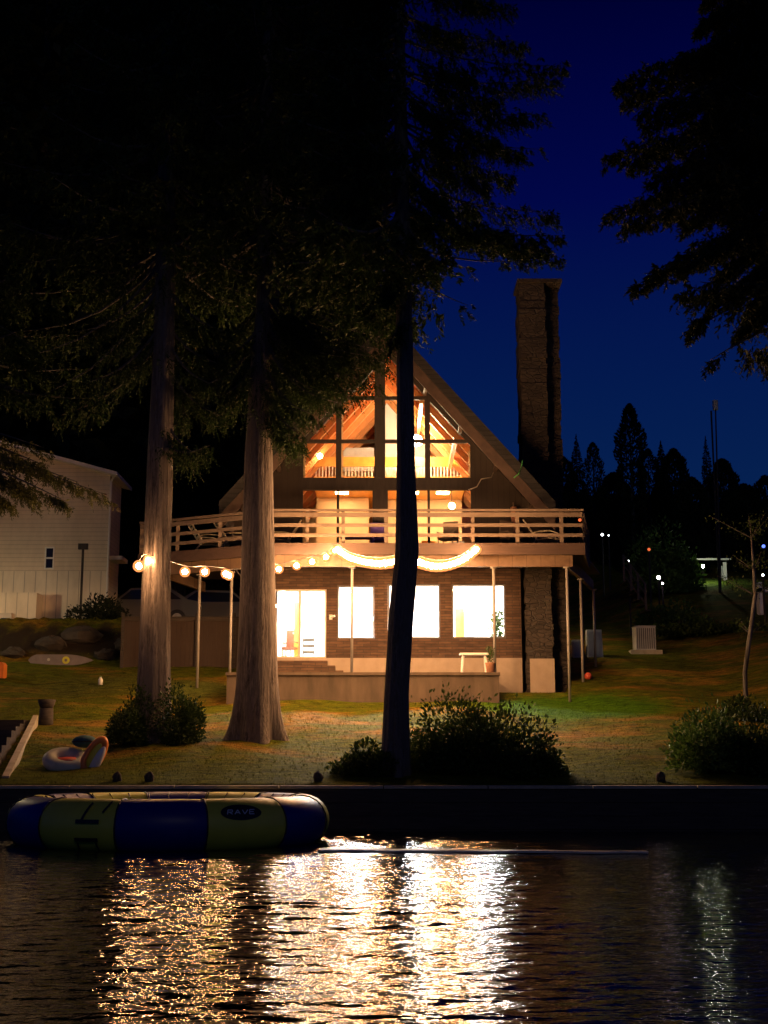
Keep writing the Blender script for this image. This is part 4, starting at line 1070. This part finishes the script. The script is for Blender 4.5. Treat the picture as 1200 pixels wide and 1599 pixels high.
# paddle board on its side against the bank
Yb_ = 44.55; xa_, xb_ = X(44, Yb_, 1030), X(146, Yb_, 1030); zc_ = Z(1031, Yb_); t = empty('paddle_board', ((xa_ + xb_) / 2, Yb_, g(xa_, Yb_)), 'grey paddle board with a round yellow mark lying on its side by the bank', 'paddle board')
pl = []; N = 24
for i in range(N + 1):
    s = i / N; wdt = .19 * (min(1, (s / .12)) ** .5 if s < .12 else (1 if s < .55 else max(0, 1 - ((s - .55) / .45) ** 2.2))); pl.append((xa_ + (xb_ - xa_) * s, wdt))
MB().prism([(x, zc_ - w_) for x, w_ in pl] + [(x, zc_ + w_ + .001) for x, w_ in reversed(pl[:-1])], Yb_, Yb_ + .11).build('hull', M['board'], t)
def disc(m, c, r0, r1, y, n=24):
    vs = []
    for k in range(n):
        a = 2 * math.pi * k / n; vs += [(c[0] + r0 * math.cos(a), y, c[1] + r0 * math.sin(a)), (c[0] + r1 * math.cos(a), y, c[1] + r1 * math.sin(a))]
    m.add(vs, [(2 * k, 2 * k + 1, (2 * k + 3) % (2 * n), (2 * k + 2) % (2 * n)) for k in range(n)])
m = MB(); disc(m, (X(103, Yb_, 1030), zc_), .05, .125, Yb_ - .006); m.build('emblem', M['yellow'], t)
m = MB(); disc(m, (X(76, Yb_, 1030), zc_ + .02), .0, .05, Yb_ - .006); m.build('emblem', M['metal_pale'], t)

# orange cooler at left edge, white jug, stump, small red ball
x = X(-2, 42, 1060); z0 = g(x, 42); t = empty('orange_cooler', (x, 42, z0), 'bright orange cooler at the left edge of the lawn', 'cooler')
MB().box(x - .25, x + .19, 41.8, 42.2, z0, z0 + .40).build('tub', M['orange'], t); MB().prism([(x - .26, z0 + .402), (x + .20, z0 + .402), (x + .13, z0 + .50), (x - .2, z0 + .50)], 41.78, 42.22).build('lid', M['orange'], t)
x = X(157, 41, 1065); z0 = g(x, 41); t = empty('plastic_jug', (x, 41, z0), 'small white plastic jug on the lawn left of the left cedar', 'jug')
MB().tube([(x, 41, z0), (x, 41, z0 + .16), (x, 41, z0 + .22), (x, 41, z0 + .24)], [.07, .07, .03, .03], 12).build('bottle', M['white'], t, True); MB().tube([(x, 41, z0 + .245), (x, 41, z0 + .265)], .035, 10).build('cap', M['green'], t)
x = X(919, 42.3, 1065); z0 = g(x, 42.3); t = MB().ball((x, 42.3, z0 + .1), .12, 14, 10).build('red_ball', M['red'], None, True); tag(t, 'small red ball beside the chimney foot', 'ball')
x = X(73, 34.2, 1100); z0 = g(x, 34.2); t = empty('bollard', (x, 34.2, z0), 'squat dark timber bollard at the top of the lake steps', 'bollard')
MB().tube([(x, 34.2, z0 - .2), (x, 34.2, z0 + .40), (x, 34.2, z0 + .401)], [.19, .17, .14], 14).build('shaft', M['timber'], t, True)
MB().tube([(x, 34.2, z0 + .40), (x, 34.2, z0 + .48), (x, 34.2, z0 + .62)], [.15, .19, .23], 14).build('head', M['timber'], t, True)

# lake steps at the left
t = empty('lake_steps', (-9.4, 30, .8), 'dark timber steps down to the lake at the left with a pale edge board', 'steps')
NS = 10
for k in range(NS):
    y0 = WY + .05 + k * .78; y1 = y0 + .775; xr_ = -7.86 - .150 * (y0 - WY); z1 = g(-8.5, y1) + .10
    MB().box(-14, xr_, y0, y1, g(-8.5, y0) - .4, z1).build('step', M['timber'], t)
m = MB(); m.add([pt(3, 1212, 27.0), pt(14, 1212, 27.0), pt(60, 1117, 34), pt(52, 1117, 34)] + [tuple(Vector(pt(a, b, c)) - Vector((0, 0, .25))) for a, b, c in ((3, 1212, 27.0), (14, 1212, 27.0), (60, 1117, 34), (52, 1117, 34))],
                [(0, 1, 2, 3), (4, 7, 6, 5), (0, 4, 5, 1), (1, 5, 6, 2), (2, 6, 7, 3), (3, 7, 4, 0)])
m.build('edge_board', M['cap'], t)

# ------------------------------------------------------------------ inflatables on the lawn
def torus(m, c, R_, r_, rot, sq=1.0, a0=0, a1=2 * math.pi, seg=40, tsg=14, sx=1.0):
    from mathutils import Euler
    e_ = Euler(rot).to_matrix(); c = Vector(c); vs = []; full = a1 - a0 > 6.28; n = seg
    for i in range(n + (0 if full else 1)):
        a = a0 + (a1 - a0) * i / n
        for k in range(tsg):
            b = 2 * math.pi * k / tsg; rr = R_ + r_ * math.cos(b); vs.append(c + e_ @ Vector((rr * math.cos(a) * sx, rr * math.sin(a), r_ * math.sin(b) * sq)))
    fs = []
    for i in range(n):
        j = (i + 1) % n if full else i + 1
        for k in range(tsg): fs.append((i * tsg + k, j * tsg + k, j * tsg + (k + 1) % tsg, i * tsg + (k + 1) % tsg))
    m.add(vs, fs)


YI = 28.6
c = P(103, 1188, YI); t = empty('swim_ring', c, 'pale sagging inflatable ring lying on the grass at the left, beside the orange one', 'inflatable')
m = MB(); torus(m, c, .32, .17, (R(24), R(8), 0), .85); m.build('tube', M['paleg'], t, True)
m = MB(); m.ball(c + Vector((.03, 0, 0)), .33, 18, 10, (1, 1, .25)); m.build('seat', M['red'], t, True)
c = P(146, 1182, YI - .1); t = empty('towable_tube', c, 'orange and white inflatable towable leaning on edge in the grass', 'inflatable')
m = MB(); torus(m, c, .33, .11, (R(80), R(0), R(24)), 1.0, sx=.55); m.v = [c + (lambda d: Vector((d.x + d.z * .45, d.y, d.z)))(v - c) for v in m.v]; m.build('tube', M['orange'], t, True)
m = MB(); m.ball(c, .29, 16, 10, (.45, .18, 1)); m.v = [c + (lambda d: Vector((d.x + d.z * .45, d.y - .03, d.z)))(v - c) for v in m.v]; m.build('cover', M['yellow'], t, True)
m = MB(); m.ball(c + Vector((.12, -.02, -.12)), .34, 16, 10, (.35, .3, 1)); m.v = [c + (lambda d: Vector((d.x + d.z * .45, d.y, d.z)))(v - c) for v in m.v]; m.build('base', M['white'], t, True)
c = P(132, 1158, YI + .3); t = empty('seat_cushion', c, 'dark teal cushion between the pale ring and the orange towable', 'cushion')
m = MB(); m.ball(c, .27, 16, 8, (1, .7, .5)); m.build('pad', M['teal'], t, True); m = MB(); torus(m, c, .262, .014, (0, 0, 0), sx=1.0); m.v = [Vector((v.x, c.y + (v.y - c.y) * .7, v.z)) for v in m.v]; m.build('piping', M['black'], t, True)

# ------------------------------------------------------------------ water trampoline
tc = Vector((-3.59, 22.92, .35)); TR, tr_ = 2.26, .41
tw = empty('water_trampoline', (tc.x, tc.y, 0), 'round floating water trampoline with alternating yellow and blue tube segments', 'water trampoline')
def tor(a, b, off=0):       # a: around ring from the camera side, b: around tube
    rr = TR + (tr_ + off) * math.cos(b); return tc + Vector((rr * math.sin(a), -rr * math.cos(a), (tr_ + off) * math.sin(b)))
seam = R(21.0)
for k in range(12):
    a0 = seam + k * R(30); n1, n2 = 12, 24; vs = []; fs = []
    for i in range(n1 + 1):
        s = i / n1; pinch = -.012 * (abs(2 * s - 1) ** 8)
        for j in range(n2): vs.append(tor(a0 + R(30) * s, 2 * math.pi * j / n2, pinch))
    for i in range(n1):
        for j in range(n2): fs.append((i * n2 + j, (i + 1) * n2 + j, (i + 1) * n2 + (j + 1) % n2, i * n2 + (j + 1) % n2))
    o = MB().add(vs, fs).build('tube_segment', M['yellow' if k % 2 == 0 else 'blue'], tw, True)
    o['label'] = ('yellow' if k % 2 == 0 else 'blue') + ' tube segment'
    m = MB(); m.tube([tor(a0, 2 * math.pi * j / 20, .004) for j in range(21)], .012, 5, False); m.build('seam', M['black'], tw)
m = MB(); m.tube([tc + Vector((0, 0, .10)), tc + Vector((0, 0, .12))], TR - tr_ * .72, 48); m.build('jump_mat', M['mesh'], tw)
for k in range(36):
    a = 2 * math.pi * k / 36; MB().tube([tc + Vector(((TR - .5) * math.sin(a), -(TR - .5) * math.cos(a), .12)), tor(a, R(110), .01)], .012, 4).build('lacing', M['black'], tw)


def ang(px):
    q = (px - 600) / 2110; Rr = TR + tr_; k = q * tc.y - tc.x      # Rr sin a + q Rr cos a = k
    return math.asin(max(-1, min(1, k / (Rr * math.hypot(1, q))))) - math.atan(q)


def wrap(m, u0, v0, u1, v1, th, off=.012, n=6):
    """a strip on the tube from (u,v) to (u,v): u = px of the photo, v = py"""
    def uv(px, py):
        a = ang(px); b = math.asin(max(-1, min(1, (1284 - py) / 44.0))); return a, b
    for i in range(n):
        s0, s1 = i / n, (i + 1) / n; A0 = (u0 + (u1 - u0) * s0, v0 + (v1 - v0) * s0); A1 = (u0 + (u1 - u0) * s1, v0 + (v1 - v0) * s1)
        dx_, dy_ = u1 - u0, v1 - v0; L = math.hypot(dx_, dy_); nx_, ny_ = -dy_ / L * th / 2, dx_ / L * th / 2
        q = [(A0[0] + nx_, A0[1] + ny_), (A1[0] + nx_, A1[1] + ny_), (A1[0] - nx_, A1[1] - ny_), (A0[0] - nx_, A0[1] - ny_)]
        m.add([tor(*uv(*z), off) for z in q], [(0, 1, 2, 3)])


def uvp(px, py, off):
    a = ang(px); b = math.asin(max(-1, min(1, (1284 - py) / 44.0))); return tor(a, b, off)


m = MB(); N = 36; ctr = (381, 1262)
for ring in range(4):
    r0, r1 = ring / 4, (ring + 1) / 4
    for k in range(N):
        a, b = 2 * math.pi * k / N, 2 * math.pi * (k + 1) / N
        q = [(ctr[0] + 32 * r * math.cos(x_), ctr[1] + 12 * r * math.sin(x_)) for r, x_ in ((r0, a), (r1, a), (r1, b), (r0, b))]
        m.add([uvp(*z, .008) for z in q], [(0, 1, 2, 3)])
lg = m.build('logo_badge', M['black'], tw)
m = MB()
glyph = {'R': [((0, 1), (0, 0)), ((0, 0), (.8, 0)), ((.8, 0), (.8, .5)), ((.8, .5), (0, .5)), ((.3, .5), (.9, 1))], 'A': [((0, 1), (.45, 0)), ((.45, 0), (.95, 1)), ((.2, .65), (.75, .65))],
         'V': [((0, 0), (.45, 1)), ((.45, 1), (.95, 0))], 'E': [((0, 0), (0, 1)), ((0, 0), (.85, 0)), ((0, .5), (.7, .5)), ((0, 1), (.85, 1))]}
for i, ch_ in enumerate('RAVE'):
    for (a, b), (c_, d_) in glyph[ch_]:
        f = lambda u, v: (359 + i * 11.5 + u * 9 + (1 - v) * 2.0, 1258.3 + v * 6.5)
        A0, A1 = f(a, b), f(c_, d_); wrap(m, A0[0], A0[1], A1[0], A1[1], 1.5, .013, 2)
m.build('lettering', M['print_'], lg)
m = MB(); wrap(m, 124, 1275, 160, 1275, 5.5, .03); wrap(m, 132, 1276, 141, 1248, 3.5, .031); m.build('handle', M['black'], tw); m = MB(); wrap(m, 163, 1262, 172, 1246, 3, .03); m.build('handle', M['black'], tw)
m = MB(); wrap(m, 122, 1302, 158, 1302, 5.5, .03); wrap(m, 126, 1306, 124, 1318, 3, .03); wrap(m, 154, 1306, 156, 1318, 3, .03); m.build('handle', M['black'], tw)

# floating boom pole
a = P(498, 1325, 20.4); b = P(1012, 1333, 19.9); a.z = .03; b.z = .02
m = MB(); N = 30; L_ = []; R__ = []
for i in range(N + 1):
    q = a.lerp(b, i / N); wv = .20 * (1 - .75 * i / N) + .03 * math.sin(i * 1.3) + .02; sh = .05 * math.sin(i * .7); L_.append((q.x, q.y - wv + sh)); R__.append((q.x, q.y + wv + sh))
m.slab(L_ + R__[::-1], .012, .04)
t = m.build('floating_plank', M['whitewet']); tag(t, 'long thin pale plank floating right of the trampoline', 'plank')

# small rocks and stakes on top of the wall
for px, lab in ((233, 'dark lump of stone on the lake wall cap below the left cedar'), (497, 'small dark stone on the lawn edge left of the low shrub'), (1032, 'small dark stone on the cap left of the bright leafy shrub'), (183, 'flat stone on the lawn edge behind the trampoline')):
    x = X(px, 26.7, 1215); z0 = g(x, 26.7); m = MB(); m.ball((x, 26.7, z0 + .06), .10, 10, 7, (1, .9, 1.2)); m.v = [v + Vector((random.uniform(-.02, .02), random.uniform(-.02, .02), random.uniform(-.02, .02))) for v in m.v]
    t = m.build('stone', M['rock'], None, True); tag(t, lab, 'stone', 'stones along the lake wall')
# boulders on the left bank
for i, px in enumerate((20, 75, 120, 165, 200, 228)):
    x = X(px, 45.2, 1010); y = 45.3 + .25 * (i % 3); z0 = g(x, y); m = MB(); r0 = .28 + .1 * ((i * 7) % 3)
    m.ball((x, y, z0 + .1), r0, 12, 8, (1.5, .8, .7)); m.v = [v + Vector((random.uniform(-.05, .05), random.uniform(-.05, .05), random.uniform(-.05, .05))) for v in m.v]
    t = m.build('boulder', M['rock'], None, False); tag(t, ['brown boulder at the left edge of the bank', 'brown boulder directly above the paddle board nose', 'brown boulder above the tail of the paddle board', 'brown boulder between the paddle board and the left cedar', 'brown boulder touching the left cedar trunk on its left', 'brown boulder at the foot of the fence behind the left cedar'][i], 'boulder', 'boulders on the bank')

# ------------------------------------------------------------------ right side of the garden
x, y = X(1007, 47, 1000), 47.0; z0 = g(x, y); t = empty('air_conditioner', (x, y, z0), 'pale ribbed air conditioning unit on its pad at the top of the right lawn', 'air conditioner')
MB().box(x - .55, x + .55, y - .35, y + .5, z0 - .2, z0 + .07).build('pad', M['cap'], t); MB().box(x - .35, x + .35, y - .25, y + .4, z0 + .07, z0 + .90).build('case', M['metal_pale'], t)
m = MB()
for k in range(9): m.box(x - .31 + k * .073, x - .31 + k * .073 + .03, y - .262, y - .252, z0 + .12, z0 + .84)
m.build('grille', M['grey'], t); MB().box(x - .37, x + .37, y - .27, y + .42, z0 + .90, z0 + .93).build('lid', M['metal'], t)
for px, w_, h_, lab in ((903, .36, .62, 'low grey utility box nearest the chimney'), (930, .55, .95, 'taller pale utility box between the outer deck posts')):
    x, y = X(px, 46, 1010), 46.0; z0 = g(x, y); t = empty('utility_box', (x, y, z0), lab, 'utility box', 'utility boxes beside the house')
    MB().prism([(x - w_ / 2, z0 - .1), (x + w_ / 2, z0 - .1), (x + w_ / 2 - .04, z0 + h_), (x - w_ / 2, z0 + h_)], y, y + .35).build('case', M['metal_pale'], t)
    MB().box(x - w_ / 2 + .05, x + w_ / 2 - .1, y - .014, y - .003, z0 + .05, z0 + h_ - .08).build('door', M['metal'], t)

# garden stairs with a lattice rail
t = empty('garden_stairs', (X(990, 49, 900), 49, 6.2), 'wooden garden stairs with a square lattice railing, right of the deck', 'stairs')
a = P(974, 868, 49); b = P(1008, 912, 49)
m = MB()
for dz in (0, -.36, -.74): m.tube([a + Vector((0, 0, dz)), b + Vector((0, 0, dz))], .035, 6)
for s in (0, .33, .66, 1.0): q = a.lerp(b, s); m.box(q.x - .04, q.x + .04, 48.96, 49.04, q.z - .95, q.z + .04)
m.build('railing', M['railwood'], t)
for k in range(6):
    q = a.lerp(b, k / 5.0); MB().box(q.x - .02, q.x + .2, 49.06, 50.1, q.z - 1.0, q.z - .93).build('tread', M['timber'], t)
# pergola
t = empty('pergola', (X(1105, 60, 930), 60, g(X(1105, 60), 60)), 'white open pergola around the lit patch of far lawn', 'pergola')
for px in (1068, 1133, 1140):
    x = X(px, 60, 900); Yp = 60 if px != 1140 else 61.2; MB().box(x - .07, x + .07, Yp - .07, Yp + .07, g(x, Yp) - .2, Z(878, 60)).build('post', M['white'], t)
MB().box(X(1062, 60, 880), X(1142, 60, 880), 59.94, 60.06, Z(884, 60) + .28, Z(878, 60) + .18).build('beam', M['white'], t)
x = X(1125, 62, 870); 
def far_lamp(px, py, Y, r, mat, label, name='lamp_post', zbase=None):
    p = P(px, py, Y); zb = g(p.x, Y); t = empty(name, (p.x, Y, zb), label, 'lamp', 'lamps in the far gardens')
    MB().tube([(p.x, Y, zb - .1), (p.x, Y, p.z - r)], .04, 6).build('pole', M['darkwood'], t)
    r *= .48; MB().ball(p, r, 12, 8).build('globe', mat, t, True)
    MB().tube([p + Vector((0, 0, r * .9)), p + Vector((0, 0, r * 1.25))], [r * .7, r * .2], 8).build('cap', M['darkwood'], t)


far_lamp(941, 835, 62, .13, M['lampw'], 'brighter of the two tiny white lamps just right of the deck corner')
far_lamp(951, 836, 66, .08, M['lampw'], 'fainter of the two tiny white lamps just right of the deck corner')
far_lamp(1029, 902, 54, .16, M['lampp'], 'pinkish-white globe lamp between the stairs and the pergola')
far_lamp(1035, 911, 54.4, .09, M['lampp'], 'small pink lamp just below the pinkish-white globe')
far_lamp(982, 876, 51, .07, M['lampw'], 'small cool white lamp at the head of the lattice stairs')
far_lamp(1193, 853, 66, .18, M['lampb'], 'blue lamp at the right edge')
far_lamp(1014, 858, 52, .13, M['lampo'], 'dim orange lamp above the garden stairs')
far_lamp(906, 812, 44.8, .12, M['lampo'], 'dim orange lamp behind the right corner of the deck railing')
far_lamp(1098, 884, 58.6, .14, M['lampg'], 'bright garden lamp under the pergola beam that lights the far lawn')
p = P(-175, 905, 43.0); zb = g(p.x, 43); t = empty('garden_lamp', (p.x, 43, zb), 'capped lamp post on the lawn beyond the left edge, shining on the beige house', 'lamp')
MB().tube([(p.x, 43, zb - .1), (p.x, 43, p.z - .16)], .045, 8).build('pole', M['darkwood'], t)
MB().ball(p, .16, 14, 10).build('globe', M['glampe'], t, True)
MB().tube([p + Vector((0, 0, .17)), p + Vector((0, 0, .19)), p + Vector((0, 0, .30))], [.42, .40, .06], 20).build('cap', M['darkwood'], t)
# white bench and wall at the right edge
x0 = X(1128, 58, 925); t = empty('garden_bench', (X(1190, 52, 930), 52, g(X(1190, 52), 52)), 'white low bench with one tall end at the right edge', 'bench')
xa_ = X(1184, 52, 920); MB().box(xa_, xa_ + 1.6, 51.8, 52.3, Z(925, 52), Z(919, 52)).build('seat', M['white'], t); MB().box(xa_, xa_ + .12, 51.8, 52.3, g(xa_, 52), Z(910, 52)).build('end', M['white'], t); MB().box(xa_ + 1.4, xa_ + 1.5, 51.8, 52.3, g(xa_ + 1.4, 52), Z(925.5, 52)).build('leg', M['white'], t)
far_lamp(1192, 898, 50.5, .10, M['lampw'], 'small white garden lamp over the bench at the right edge')
# lamp pole on the skyline
p = P(1118, 640, 56); zb = g(p.x, 56); t = empty('lamp_pole', (p.x, 56, zb), 'tall thin pole with a pale green box on top against the sky', 'pole')
MB().tube([(p.x - .15, 56, zb), (p.x, 56, p.z)], [.05, .03], 8).build('pole', M['darkwood'], t); MB().box(p.x - .10, p.x + .10, 55.9, 56.1, p.z, p.z + .42).build('box', M['paleg'], t)
p2 = P(1103, 650, 57); MB().tube([(p2.x, 56.05, zb), (p2.x, 56.05, p2.z)], .04, 6).build('stay', M['darkwood'], t)
# young birch
YW = 36.5; t = empty('birch_tree', (X(1168, YW, 1110), YW, g(X(1168, YW), YW)), 'thin pale-barked young birch on the slope at the right', 'tree')
tm = MB(); pts = [pt(1166, 1112, YW), pt(1164, 1050, YW), pt(1172, 990, YW), pt(1180, 930, YW), pt(1178, 890, YW), pt(1174, 840, YW)]
tm.tube(pts, [.07, .06, .06, .055, .05, .02], 10); tw_ = MB()
ch_ = []
for k in range(26):
    s = Vector(pts[random.randint(2, 5)]); a = random.uniform(0, 6.28); L = random.uniform(.4, 1.1); e_ = s + Vector((L * math.cos(a), L * math.sin(a), L * .6)); tw_.tube([s, e_], [.014, .004], 5)
    q = rng.uniform(.3, 1, 34)[:, None]; c = np.array(s)[None] + (np.array(e_) - np.array(s))[None] * q + rng.normal(0, .12, (34, 3)); ch_.append(leaf_arrays(c, unit(rng.normal(size=(34, 3)) + [0, 0, -.5]), rng.uniform(.05, .1, 34), rng.uniform(.03, .05, 34)))
tm.build('trunk', M['birch'], t, True); tw_.build('twigs', M['bark_dark'], t); leaf_obj('crown', ch_, M['shrub'], t)

# ------------------------------------------------------------------ sky and an added front fill light
wd = bpy.data.worlds.new('World'); sc.world = wd; wd.use_nodes = True; nt = wd.node_tree; bg = nt.nodes['Background']
tcn = nt.nodes.new('ShaderNodeTexCoord'); sp = nt.nodes.new('ShaderNodeSeparateXYZ'); nt.links.new(tcn.outputs['Generated'], sp.inputs[0])
rp = nt.nodes.new('ShaderNodeValToRGB'); e = rp.color_ramp.elements; e[0].position = .0; e[0].color = (.002, .0165, .080, 1)
e[1].position = 1; e[1].color = (.0, .0, .012, 1)
for p_, c_ in ((.18, (.0018, .0155, .080, 1)), (.27, (.0010, .0100, .074, 1)), (.40, (.0003, .0021, .062, 1)), (.53, (.0, .0003, .026, 1))):
    k = e.new(p_); k.color = c_
nt.links.new(sp.outputs['Z'], rp.inputs[0]); nt.links.new(rp.outputs[0], bg.inputs['Color']); bg.inputs['Strength'].default_value = .82
sd = bpy.data.lights.new('front_fill', 'SUN'); sd.energy = .030; sd.angle = R(3); sd.color = (1, .93, .8); so = bpy.data.objects.new('front_fill', sd); COL.objects.link(so)  # weak unseen fill from the camera side, added to brighten the trampoline
so.rotation_euler = (R(62), 0, R(12))

# ------------------------------------------------------------------ render settings
sc.view_settings.view_transform = 'Standard'; sc.view_settings.look = 'None'; sc.view_settings.exposure = .3; sc.view_settings.gamma = 1
sc.render.engine = 'CYCLES'
try:
    sc.cycles.use_denoising = True; sc.cycles.denoiser = 'OPENIMAGEDENOISE'
except Exception: pass
sc.cycles.max_bounces = 7; sc.cycles.diffuse_bounces = 4; sc.cycles.glossy_bounces = 4; sc.cycles.transparent_max_bounces = 12
sc.cycles.sample_clamp_indirect = 60; sc.cycles.use_light_tree = True
